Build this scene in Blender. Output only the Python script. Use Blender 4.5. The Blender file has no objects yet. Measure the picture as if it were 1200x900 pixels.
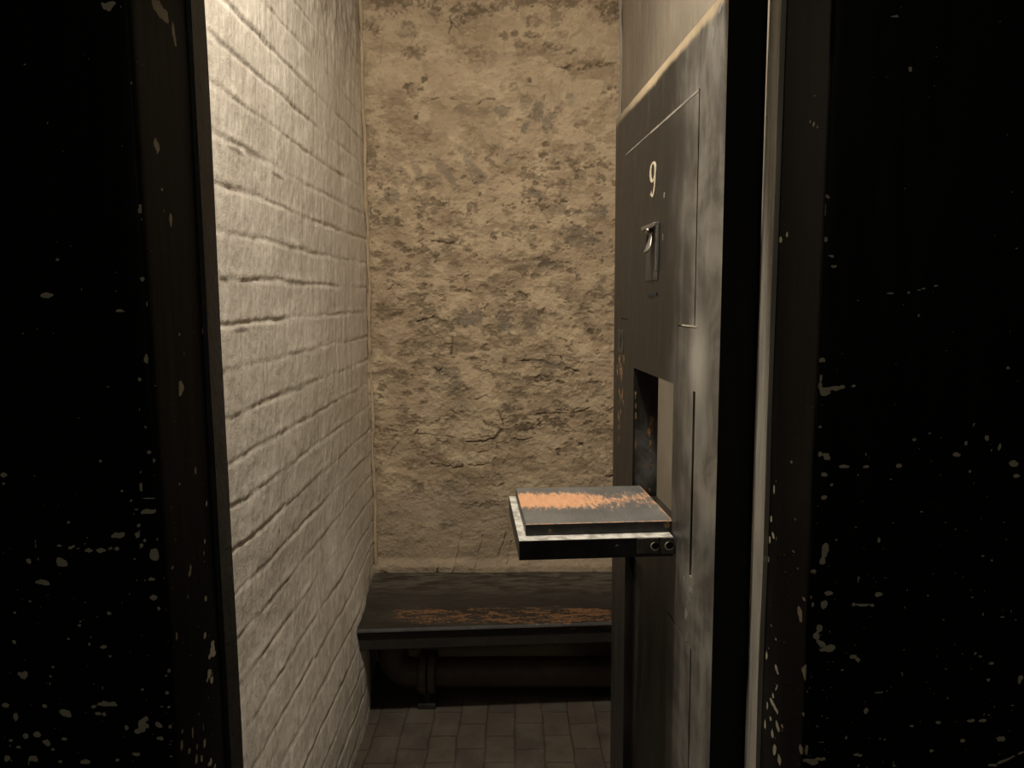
BROWN=[(-0.446,2.618,0.1234,0.0292,0,0.8),(-0.3,2.605,0.026,0.039,0,0.8),(-0.176,2.591,0.0715,0.0357,-5,0.9),(-0.056,2.609,0.0454,0.026,0,0.7),(0.009,2.621,0.0713,0.0259,0,0.8),(0.203,2.616,0.0648,0.0194,0,0.8),(0.388,2.593,0.0713,0.0389,0,0.8),(0.155,2.626,0.2915,0.0162,0,0.6),(-0.378,2.444,0.0458,0.0262,0,0.7),(-0.406,2.519,0.0293,0.0391,30,0.6),(-0.542,2.539,0.0326,0.0261,0,0.6),(-0.347,2.343,0.0164,0.0131,0,0.9),(-0.404,2.306,0.0197,0.0197,0,0.9),(-0.361,2.302,0.0132,0.0099,0,0.9),(-0.38,2.201,0.0083,0.0116,0,1),(-0.471,2.255,0.0527,0.0165,0,0.35),(-0.237,2.486,0.0163,0.0163,0,0.5),(-0.172,2.442,0.0588,0.0196,0,0.45),(-0.14,2.395,0.0393,0.0262,0,0.4),(0.077,2.555,0.0325,0.0292,0,0.6),(0.155,2.558,0.026,0.026,0,0.55),(-0.034,2.497,0.0163,0.013,0,0.7),(0.002,2.5,0.013,0.0098,0,0.8),(0.07,2.496,0.0293,0.0114,0,0.9),(0.031,2.459,0.0294,0.0131,20,0.6),(0.138,2.455,0.0261,0.0163,0,0.8),(0.122,2.44,0.0653,0.0163,0,0.4),(0.226,2.439,0.0163,0.0098,-30,0.8),(-0.009,2.425,0.1144,0.0098,0,0.4),(0.269,2.376,0.0262,0.0114,-15,1),(0.207,2.38,0.0196,0.0098,-30,0.8),(0.331,2.388,0.0163,0.0098,0,1),(0.361,2.391,0.0163,0.0082,0,0.9),(0.285,2.395,0.0915,0.0163,0,0.5),(0.236,2.36,0.0491,0.0131,0,0.4),(0.056,2.33,0.0164,0.0082,20,1),(0.374,2.309,0.0164,0.0098,0,0.8),(0.345,2.281,0.0098,0.0066,0,0.8),(-0.003,2.306,0.0164,0.0131,0,0.5),(0.138,2.298,0.0131,0.0263,0,0.4),(0.276,2.227,0.0296,0.0066,0,0.7),(0.263,2.173,0.0297,0.0132,0,0.6),(0.188,2.234,0.0132,0.0296,60,0.4),(0.368,2.249,0.0329,0.0164,-40,0.5),(0.319,2.202,0.0395,0.0132,0,0.4),(-0.559,2.058,0.0299,0.0532,0,0.6),(-0.524,1.999,0.02,0.0333,-20,0.4),(-0.32,1.874,0.0535,0.0234,0,0.75),(-0.357,1.874,0.0167,0.0167,0,0.8),(-0.28,1.867,0.0167,0.0134,0,0.9),(-0.375,1.819,0.0117,0.0117,0,0.9),(-0.347,1.841,0.0402,0.0167,0,0.5),(-0.237,1.834,0.0134,0.0117,0,0.8),(-0.183,1.834,0.0117,0.0134,0,1),(-0.183,1.853,0.01,0.0201,0,0.7),(-0.146,1.905,0.0083,0.0067,0,1),(-0.11,1.797,0.0084,0.0067,0,1),(-0.156,1.847,0.01,0.0167,0,0.6),(-0.506,1.803,0.0268,0.0168,0,0.65),(-0.462,1.796,0.0268,0.0168,0,0.8),(-0.258,1.795,0.0469,0.0168,0,0.5),(-0.352,1.749,0.0302,0.0168,0,0.7),(-0.232,1.728,0.0504,0.0168,-4,0.75),(-0.269,1.699,0.0303,0.0202,0,0.65),(-0.438,1.693,0.0236,0.0118,0,1),(-0.457,1.713,0.0269,0.0135,0,0.7),(-0.37,1.69,0.0337,0.0101,0,0.8),(-0.32,1.669,0.0202,0.0169,35,0.9),(-0.233,1.649,0.0169,0.0202,0,0.5),(-0.426,1.63,0.0101,0.0135,0,0.8),(-0.5,1.641,0.0304,0.0135,0,0.6),(-0.195,1.692,0.0202,0.0135,0,0.7),(-0.164,1.751,0.0336,0.0134,0,0.5),(-0.087,1.744,0.0134,0.0168,0,0.9),(-0.114,1.767,0.0336,0.0168,0,0.5),(0.112,2.056,0.0166,0.0166,0,0.9),(0.161,2.017,0.0199,0.0199,0,0.8),(0.228,2.023,0.0232,0.0232,0,0.85),(0.287,2.013,0.0199,0.01,0,1),(0.188,2.039,0.073,0.0298,0,0.4),(0.122,2.098,0.0165,0.0099,-40,0.7),(0.081,1.972,0.0565,0.01,3,0.6),(0.138,1.942,0.0333,0.0133,0,0.5),(0.188,1.945,0.0333,0.02,0,0.65),(0.195,1.942,0.01,0.01,0,0.9),(0.315,1.908,0.02,0.0267,0,0.4),(0.061,1.878,0.03,0.006,-8,1),(0.188,1.877,0.0334,0.0073,-8,1),(0.088,1.855,0.0501,0.01,0,0.7),(0.155,1.89,0.1001,0.0267,0,0.3),(-0.029,1.836,0.0201,0.0134,0,0.6),(-0.002,1.855,0.0117,0.0067,0,0.8),(0.131,1.798,0.0084,0.0067,0,0.8),(0.0,1.77,0.0268,0.0268,0,0.6),(-0.047,1.777,0.0201,0.0134,0,0.5),(0.071,1.776,0.0201,0.0084,0,0.9),(0.054,1.75,0.0336,0.0268,0,0.4),(0.061,1.707,0.0101,0.0067,0,0.8),(0.171,1.716,0.0269,0.0269,0,0.55),(0.168,1.696,0.0235,0.0067,0,0.8),(0.121,1.65,0.0269,0.0303,0,0.7),(0.171,1.626,0.0303,0.0169,10,0.8),(0.215,1.612,0.0236,0.0135,0,0.9),(0.037,1.634,0.0472,0.0202,0,0.45),(0.033,1.594,0.0203,0.0135,0,0.8),(0.077,1.583,0.0203,0.0169,0,0.8),(-0.363,1.556,0.0203,0.0102,0,0.95),(-0.369,1.596,0.0406,0.0169,0,0.5),(-0.218,1.532,0.0542,0.0068,0,0.7),(-0.133,1.544,0.0338,0.0102,0,0.5),(-0.491,1.442,0.0306,0.0102,0,0.8),(-0.457,1.445,0.0204,0.0102,0,0.9),(-0.519,1.426,0.0306,0.0136,10,0.6),(-0.416,1.469,0.0272,0.0204,0,0.4),(-0.39,1.401,0.0477,0.0204,0,0.7),(-0.294,1.407,0.0409,0.0272,20,0.7),(-0.328,1.441,0.0204,0.017,0,0.7),(-0.314,1.468,0.0306,0.0136,0,0.5),(-0.368,1.333,0.0683,0.0376,0,0.55),(-0.426,1.323,0.0308,0.0171,15,0.7),(-0.324,1.274,0.024,0.0154,0,0.85),(-0.397,1.24,0.024,0.0137,10,0.85),(-0.463,1.196,0.0343,0.0206,20,0.7),(-0.437,1.123,0.0172,0.0103,0,0.7),(-0.396,1.133,0.0241,0.0103,0,0.7),(-0.447,1.158,0.0138,0.0138,0,0.6),(-0.359,1.247,0.0411,0.0206,0,0.4),(-0.177,1.263,0.0274,0.0086,0,0.9),(-0.133,1.208,0.0103,0.0274,30,0.3),(-0.258,1.126,0.0619,0.0275,0,0.4),(-0.32,1.143,0.0206,0.0138,-30,0.6),(0.327,1.538,0.027,0.027,0,0.65),(0.34,1.565,0.0203,0.0203,0,0.5),(0.019,1.51,0.0271,0.0119,0,0.8),(0.043,1.503,0.0085,0.0119,30,1),(-0.072,1.517,0.0339,0.0169,0,0.7),(-0.055,1.51,0.0136,0.0068,0,0.8),(0.107,1.442,0.0136,0.0102,0,1),(0.148,1.425,0.034,0.034,0,0.4),(0.263,1.424,0.034,0.034,0,0.35),(0.304,1.369,0.0136,0.0085,15,1),(0.28,1.393,0.0085,0.0102,0,0.9),(0.233,1.383,0.0102,0.0102,0,0.6),(0.124,1.313,0.0341,0.0239,0,0.5),(0.175,1.34,0.0273,0.0102,10,0.8),(0.025,1.425,0.102,0.034,0,0.3),(-0.036,1.337,0.0478,0.0171,0,0.5),(-0.016,1.324,0.0171,0.0102,-30,0.7),(0.325,1.328,0.0409,0.0273,0,0.4),(0.257,1.267,0.0888,0.0102,0,0.4),(0.203,1.22,0.024,0.0205,20,0.95),(0.257,1.192,0.0685,0.0274,0,0.4),(0.131,1.182,0.0377,0.0137,8,0.95),(0.161,1.168,0.0274,0.0103,0,1),(0.055,1.169,0.0206,0.0172,-30,0.8),(0.292,1.15,0.0549,0.0309,0,0.5),(0.309,1.164,0.0343,0.0051,0,1),(0.079,1.248,0.0547,0.0103,0,0.5),(-0.072,1.149,0.0103,0.0137,0,0.7),(-0.035,1.107,0.0482,0.0275,0,0.4),(-0.011,1.062,0.0379,0.031,0,0.7),(-0.045,1.062,0.0172,0.0207,0,0.85),(0.12,1.089,0.0482,0.0275,0,0.3),(0.199,1.106,0.0103,0.0138,0,0.6),(0.172,1.116,0.0137,0.0137,0,0.6),(-0.018,0.995,0.0346,0.0311,0,0.6),(0.023,0.978,0.0415,0.0207,0,0.9),(-0.036,0.967,0.0242,0.0173,0,0.8),(-0.001,1.009,0.0207,0.0138,0,0.9),(0.058,0.984,0.0207,0.0173,0,1),(0.092,0.998,0.0121,0.0207,-10,0.95),(0.12,1.012,0.0207,0.0138,0,0.9),(0.175,0.991,0.038,0.0276,5,0.85),(0.172,0.956,0.0415,0.0138,0,0.5),(0.017,1.03,0.0483,0.0138,0,0.6),(-0.019,0.932,0.0346,0.0312,0,0.5),(0.293,0.959,0.0691,0.0104,0,0.6),(0.227,1.029,0.0103,0.0138,0,0.9),(0.214,0.899,0.0277,0.0277,0,0.5),(0.259,0.91,0.0104,0.0087,30,1),(0.168,0.878,0.0139,0.0139,0,0.9),(0.158,0.836,0.0104,0.0069,0,0.8),(0.328,0.824,0.0764,0.0417,0,0.5),(0.377,0.778,0.0174,0.007,0,1),(0.329,0.764,0.0487,0.0139,0,0.6),(-0.019,0.837,0.0834,0.0209,0,0.45),(0.068,0.815,0.0487,0.0174,0,0.4),(-0.422,0.732,0.0384,0.0315,-15,0.6),(-0.394,0.725,0.0175,0.0175,-40,0.8),(-0.477,0.614,0.0562,0.0351,0,0.35),(-0.206,0.652,0.0315,0.0123,0,0.85),(-0.132,0.659,0.042,0.014,-8,0.8),(-0.302,0.566,0.0176,0.0176,0,0.85),(-0.26,0.577,0.0246,0.0141,0,0.7),(-0.418,0.56,0.0317,0.0141,0,0.6),(-0.349,0.846,0.0696,0.0278,0,0.45),(-0.298,0.828,0.0627,0.0174,0,0.5),(-0.159,0.774,0.1046,0.0279,0,0.4),(-0.437,0.829,0.0209,0.0174,0,0.5),(-0.349,0.892,0.0486,0.0174,0,0.5),(-0.553,0.371,0.0177,0.0142,0,1),(-0.544,0.451,0.0495,0.0177,0,0.4),(-0.147,0.317,0.1064,0.0177,0,0.4),(-0.378,0.304,0.0639,0.032,20,0.35),(-0.531,0.535,0.0282,0.007,0,0.7),(-0.543,0.9,0.0347,0.0417,0,0.4),(-0.451,0.987,0.0277,0.0485,0,0.35),(-0.408,1.015,0.0173,0.0173,0,0.7),(-0.26,1.021,0.0242,0.0173,0,0.7),(-0.225,1.042,0.0173,0.0138,-30,0.7)]
GREY=[(-0.05,2.217,0.0297,0.0231,0,0.8),(0.046,2.251,0.0296,0.0296,0,0.6),(0.092,2.219,0.0263,0.0362,10,0.9),(0.122,2.181,0.0264,0.033,20,0.9),(0.042,2.159,0.0264,0.0198,0,0.9),(0.217,2.253,0.0164,0.0296,0,0.5),(0.171,2.235,0.0165,0.0263,0,0.4),(-0.208,2.222,0.0264,0.0165,0,0.6),(-0.49,1.898,0.0334,0.0267,-20,0.7),(-0.479,2.185,0.033,0.0132,0,0.4),(-0.494,2.002,0.0166,0.0566,-30,0.5),(-0.384,2.008,0.0166,0.0798,-28,0.6),(-0.431,1.972,0.0133,0.0533,-28,0.45),(-0.255,1.971,0.0167,0.0633,-30,0.75),(-0.287,2.01,0.0166,0.0299,-20,0.6),(-0.168,2.013,0.0233,0.0798,-30,0.6),(-0.138,1.97,0.0233,0.0399,-20,0.75),(-0.328,1.965,0.0333,0.0233,0,0.4),(-0.443,2.047,0.0332,0.0332,-20,0.4),(-0.011,2.06,0.0398,0.0298,0,0.3),(0.068,1.904,0.0334,0.02,0,0.8),(0.171,1.841,0.0668,0.0167,3,0.7),(0.325,1.84,0.0301,0.02,-10,1),(0.302,1.833,0.0234,0.0134,0,0.8),(0.242,1.755,0.0503,0.0268,0,0.9),(0.296,1.728,0.057,0.0168,5,1),(0.222,1.722,0.0269,0.0201,0,0.7),(0.124,1.636,0.0371,0.0236,10,1),(0.254,1.971,0.0266,0.0166,0,0.5),(0.323,1.698,0.0403,0.0336,0,0.4),(-0.185,1.423,0.0442,0.034,0,1),(-0.216,1.407,0.0204,0.017,0,0.9),(-0.158,1.44,0.0204,0.0238,0,0.8),(-0.274,1.205,0.0446,0.0309,0,0.9),(-0.251,1.15,0.0344,0.0413,0,0.7),(-0.308,1.195,0.0206,0.0275,0,0.7),(-0.224,1.091,0.0413,0.0276,10,0.5),(-0.043,1.409,0.0408,0.0408,0,1),(-0.056,1.44,0.0204,0.0272,0,0.9),(-0.002,1.388,0.034,0.0204,0,0.7),(0.063,1.415,0.0306,0.0442,0,0.7),(0.069,1.371,0.0238,0.017,0,0.7),(0.137,1.241,0.0479,0.0205,0,0.9),(0.12,1.203,0.0343,0.0171,0,0.6),(-0.577,1.3,0.0171,0.0684,0,0.3),(-0.274,1.4,0.0306,0.0204,20,0.7),(-0.257,0.728,0.0699,0.0384,0,0.8),(-0.317,0.721,0.0489,0.028,0,0.4),(-0.44,0.704,0.035,0.028,0,0.4),(-0.57,1.058,0.0173,0.0622,0,0.5),(-0.576,0.829,0.0209,0.0697,0,0.4),(-0.02,0.737,0.0698,0.0279,0,0.3)]
PALE=[(-0.174,0.986,0.0968,0.0657,0,0.8),(-0.364,0.994,0.0692,0.0415,0,0.7),(-0.21,0.845,0.0626,0.0174,-3,0.9),(-0.134,0.855,0.0417,0.0209,-10,0.8),(-0.337,0.577,0.0492,0.0176,0,0.9),(-0.126,0.555,0.0633,0.0281,0,0.8),(-0.055,0.73,0.0524,0.0279,0,0.7),(0.122,2.219,0.0329,0.0461,0,0.3),(-0.043,2.284,0.046,0.0526,0,0.5),(0.22,2.282,0.0525,0.0591,0,0.5),(-0.141,2.332,0.0722,0.0459,20,0.45),(-0.334,2.506,0.0978,0.0652,0,0.4),(-0.008,2.608,0.0389,0.0162,0,0.6),(-0.137,2.616,0.0584,0.0097,0,0.7),(-0.016,1.365,0.0204,0.0136,0,0.9),(-0.254,1.356,0.0136,0.0102,0,0.9),(-0.049,1.514,0.0474,0.0068,0,0.7),(-0.141,2.285,0.0395,0.0263,0,0.4),(0.252,2.579,0.0324,0.026,0,0.5),(0.317,2.501,0.0651,0.0325,0,0.3),(-0.154,1.194,0.0823,0.0686,0,0.4),(-0.017,1.228,0.0685,0.0411,0,0.3),(0.121,1.7,0.0336,0.0471,0,0.3),(0.189,1.448,0.1018,0.0407,0,0.3),(0.257,1.226,0.0684,0.0205,0,0.4),(0.013,0.394,0.3534,0.0141,0,0.5),(-0.376,0.399,0.1769,0.0106,0,0.5),(0.261,0.382,0.1413,0.0212,0,0.5),(0.294,0.771,0.0348,0.0139,0,0.4)]
CRACKS=[(0.002,[(-0.4239,1.408),(-0.3898,1.4112),(-0.3657,1.4212),(-0.335,1.4278),(-0.3246,1.4379)]),(0.0017,[(-0.3281,1.4311),(-0.3081,1.4072)]),(0.0027,[(-0.255,1.3218),(-0.2588,1.2979),(-0.2591,1.2773)]),(0.0014,[(-0.2511,1.3491),(-0.255,1.3218)]),(0.0037,[(-0.3251,1.2228),(-0.3116,1.2124),(-0.3011,1.2227)]),(0.002,[(-0.3115,1.2158),(-0.305,1.1986)]),(0.0024,[(-0.0764,1.0481),(-0.0628,1.0306),(-0.0561,1.0026),(-0.0528,0.9781),(-0.0599,0.9606),(-0.0773,0.9431),(-0.1017,0.9327),(-0.1261,0.9223),(-0.1712,0.919),(-0.2266,0.9228),(-0.2679,0.9442)]),(0.0037,[(-0.0598,0.9711),(-0.0739,0.9466),(-0.0947,0.9362)]),(0.0017,[(-0.2679,0.9442),(-0.3475,0.9517),(-0.4063,0.9555)]),(0.0019,[(-0.169,1.0974),(-0.1448,1.1042),(-0.124,1.1145),(-0.1035,1.1039),(-0.0865,1.0725)]),(0.002,[(-0.1509,0.8766),(-0.123,0.8835),(-0.102,0.901),(-0.0917,0.8939),(-0.0709,0.8902)]),(0.0041,[(-0.0778,0.8938),(-0.0709,0.8902)]),(0.0041,[(-0.1009,0.8338),(-0.1012,0.8055)]),(0.002,[(-0.1035,0.745),(-0.0756,0.7412),(-0.0512,0.7482)]),(0.0015,[(0.0511,1.0334),(0.0994,1.0331),(0.1374,1.0399)]),(0.0015,[(0.1374,1.0364),(0.2408,1.0393),(0.2992,1.0599)]),(0.0031,[(0.3474,1.063),(0.3543,1.063)]),(0.0017,[(-0.0028,1.2483),(0.052,1.2549),(0.0999,1.258)]),(0.0014,[(0.1341,1.2612),(0.1409,1.2714),(0.1785,1.2712),(0.1854,1.2575)]),(0.0024,[(-0.2857,1.7222),(-0.2622,1.7171),(-0.2419,1.7219)]),(0.0017,[(-0.3327,1.7258),(-0.2857,1.7222)]),(0.0014,[(-0.2009,1.5315),(-0.1771,1.5313)]),(0.0017,[(-0.1932,0.8272),(-0.1584,0.8235),(-0.1062,0.8303),(-0.0851,0.8515)]),(0.0014,[(-0.054,0.8336),(-0.026,0.8511),(-0.0018,0.8439)]),(0.0024,[(-0.4169,0.945),(-0.4061,0.9625),(-0.3989,0.9765)]),(0.0015,[(0.1612,2.3831),(0.2004,2.3765),(0.2135,2.3858)]),(0.0022,[(-0.2418,2.5703),(-0.2389,2.5486),(-0.2461,2.5052)]),(0.0008,[(-0.2389,2.5486),(-0.2069,2.5111)]),(0.0024,[(-0.5524,2.5201),(-0.5386,2.5449)]),(0.0031,[(-0.5263,2.5168),(-0.5162,2.5292),(-0.4992,2.557)]),(0.002,[(-0.2117,2.4049),(-0.2085,2.4017)]),(0.0015,[(-0.5235,2.3823),(-0.512,2.4449),(-0.5007,2.501)]),(0.0027,[(0.3774,0.7744),(0.3947,0.7779)]),(0.0017,[(-0.2285,0.5479),(-0.2476,0.4498),(-0.2664,0.3768)]),(0.0015,[(-0.1408,0.5293),(-0.1629,0.4494),(-0.1776,0.3983)]),(0.0017,[(-0.0457,0.5397),(-0.071,0.4672),(-0.0856,0.4125)]),(0.0015,[(-0.0214,0.5034),(-0.0432,0.4123)]),(0.0014,[(0.0666,0.4848),(0.0415,0.3937)]),(0.0017,[(-0.3223,0.4137),(-0.3598,0.3036)]),(0.0015,[(-0.2997,0.7031),(-0.2618,0.6671)]),(0.0017,[(-0.3498,0.8281),(-0.3183,0.835),(-0.2629,0.817)]),(0.002,[(-0.2631,0.8099),(-0.2212,0.8168),(-0.2208,0.8416)]),(0.002,[(-0.5646,1.856),(-0.5653,1.8297)]),(0.0012,[(-0.5058,1.5369),(-0.4745,1.5669)]),(0.0014,[(-0.1548,2.2466),(-0.1184,2.2622),(-0.0756,2.265)]),(0.0014,[(-0.3224,2.2638),(-0.2729,2.2729),(-0.2073,2.2597)]),(0.0014,[(-0.5344,0.8291),(-0.505,0.8891),(-0.4835,0.9172)]),(0.0017,[(-0.0082,0.9322),(0.0334,0.9284),(0.0646,0.9353)]),(0.0014,[(0.0232,0.9671),(0.0786,0.9843),(0.0994,1.0052)]),(0.0017,[(0.2585,0.9166),(0.2724,0.9024)]),(0.0024,[(-0.5821,0.4879),(-0.5982,0.415)]),(0.0017,[(0.3019,1.1914),(0.2299,1.2125),(0.2025,1.2265)]),(0.0015,[(0.0585,1.1584),(0.0928,1.172),(0.1409,1.1717),(0.1718,1.1612)])]
CHIP_L=[(-0.4063,1.7939,0.0111,0.0049,0),(-0.368,1.7887,0.0043,0.0033,0),(-0.3551,1.7894,0.0077,0.0114,0),(-0.3428,1.7665,0.0026,0.0115,-15),(-0.3776,1.7733,0.0034,0.0082,0),(-0.3871,1.7198,0.0022,0.0025,0),(-0.3823,1.7139,0.0017,0.0033,0),(-0.3772,1.6711,0.0035,0.0076,0),(-0.3757,1.6389,0.0039,0.006,0),(-0.3857,1.5927,0.0053,0.006,0),(-0.3797,1.603,0.0035,0.0043,0),(-0.3845,1.584,0.0027,0.0035,0),(-0.4906,1.5067,0.0099,0.0031,0),(-0.4155,1.5301,0.0027,0.0018,0),(-0.4169,1.5098,0.0027,0.0018,0),(-0.3892,1.5229,0.0027,0.0022,0),(-0.4761,1.5437,0.0027,0.0022,0),(-0.3845,1.4981,0.0036,0.0071,0),(-0.3766,1.4962,0.0022,0.0071,0),(-0.411,1.4902,0.009,0.0013,0),(-0.39,1.4399,0.0027,0.0063,0),(-0.3987,1.4173,0.0036,0.0027,0),(-0.3964,1.3669,0.0037,0.0028,0),(-0.3936,1.339,0.0046,0.0037,0),(-0.4465,1.33,0.0018,0.0019,0),(-0.3887,1.3297,0.0018,0.0028,0),(-0.4041,1.3176,0.0018,0.0019,0),(-0.4042,1.3017,0.0023,0.0075,0),(-0.4257,1.2971,0.0018,0.0019,0),(-0.4163,1.2857,0.0028,0.0024,0),(-0.3977,1.2885,0.0102,0.0014,0),(-0.3986,1.2743,0.0093,0.0038,-5),(-0.4114,1.2762,0.0028,0.0014,0),(-0.4327,1.2478,0.0093,0.0043,-5),(-0.4673,1.2451,0.0019,0.0019,0),(-0.4865,1.2624,0.0019,0.0019,0),(-0.5517,1.3147,0.0037,0.0028,0),(-0.5534,1.3053,0.0037,0.0024,0),(-0.5237,1.2387,0.0019,0.0077,0),(-0.5223,1.2214,0.0019,0.0029,0),(-0.4978,1.2357,0.0037,0.0019,0),(-0.4868,1.2337,0.0023,0.0019,0),(-0.4775,1.2327,0.0033,0.0019,0),(-0.4656,1.2307,0.0065,0.0024,0),(-0.4525,1.2307,0.0065,0.0024,0),(-0.4356,1.2325,0.0042,0.0029,0),(-0.444,1.2326,0.0019,0.0019,0),(-0.4973,1.2184,0.0079,0.0077,0),(-0.5197,1.1953,0.0094,0.0044,10),(-0.5336,1.2195,0.0037,0.0039,0),(-0.4097,1.2591,0.0028,0.0038,0),(-0.4114,1.2477,0.0028,0.0029,0),(-0.4084,1.2353,0.0028,0.0038,0),(-0.4168,1.2209,0.0019,0.0019,0),(-0.4043,1.2419,0.0019,0.0019,0),(-0.3903,1.2428,0.0028,0.0024,0),(-0.3951,1.2246,0.0051,0.0077,0),(-0.3837,1.1985,0.0028,0.0048,0),(-0.3996,1.1977,0.0047,0.0019,0),(-0.399,1.1773,0.0042,0.0034,0),(-0.3942,1.1645,0.0019,0.002,0),(-0.4745,1.1717,0.0019,0.002,0),(-0.4625,1.1551,0.0019,0.002,0),(-0.4491,1.1589,0.0024,0.002,0),(-0.483,1.1453,0.0038,0.0025,0),(-0.4755,1.1453,0.0019,0.002,0),(-0.4583,1.1206,0.0057,0.0025,0),(-0.4733,1.1236,0.0019,0.003,0),(-0.5535,1.1604,0.0028,0.002,0),(-0.5573,1.1269,0.0028,0.003,0),(-0.4965,1.1296,0.0019,0.002,0),(-0.5502,1.0861,0.0071,0.0055,0),(-0.5188,1.086,0.0038,0.003,0),(-0.516,1.0969,0.0029,0.002,0),(-0.5213,1.078,0.0019,0.002,0),(-0.5282,1.0508,0.0038,0.003,0),(-0.5069,1.0417,0.0077,0.0046,20),(-0.4573,1.0536,0.0124,0.004,0),(-0.4747,1.0506,0.0038,0.003,0),(-0.4695,1.0425,0.0048,0.0025,0),(-0.4629,1.0415,0.0029,0.002,0),(-0.4391,1.0252,0.0029,0.0036,0),(-0.4196,1.0302,0.0096,0.0091,0),(-0.4278,1.0211,0.0048,0.0041,0),(-0.4025,1.0281,0.0048,0.0041,0),(-0.3891,1.027,0.0029,0.003,0),(-0.4025,1.0118,0.0077,0.0031,15),(-0.4296,0.9935,0.0058,0.0031,0),(-0.4523,0.9864,0.0048,0.0041,0),(-0.5457,0.9877,0.0068,0.0041,0),(-0.5627,1.0388,0.0029,0.0041,0),(-0.574,1.052,0.0048,0.003,0),(-0.553,1.0164,0.0038,0.0041,0),(-0.5413,1.0184,0.0058,0.0041,0),(-0.5296,1.0082,0.0077,0.0041,20),(-0.5236,0.999,0.0029,0.0031,0),(-0.4881,0.9845,0.0058,0.0031,0),(-0.5708,1.0104,0.0038,0.0031,0),(-0.5766,0.9878,0.0048,0.0041,0),(-0.3906,1.0664,0.0038,0.004,0),(-0.3993,1.0494,0.0086,0.0018,0),(-0.3897,1.0493,0.0029,0.002,0),(-0.3755,1.0964,0.0028,0.002,0),(-0.418,1.0706,0.0019,0.002,0),(-0.3863,1.0914,0.0019,0.003,0),(-0.5619,1.0022,0.0039,0.002,0),(-0.5101,1.0122,0.0029,0.002,0),(-0.517,0.9846,0.0029,0.0021,0),(-0.4165,1.1968,0.0019,0.0015,0),(-0.4072,1.1967,0.0019,0.0019,0),(-0.5355,1.173,0.0028,0.002,0),(-0.4829,1.2356,0.0019,0.0014,0)]
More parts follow.
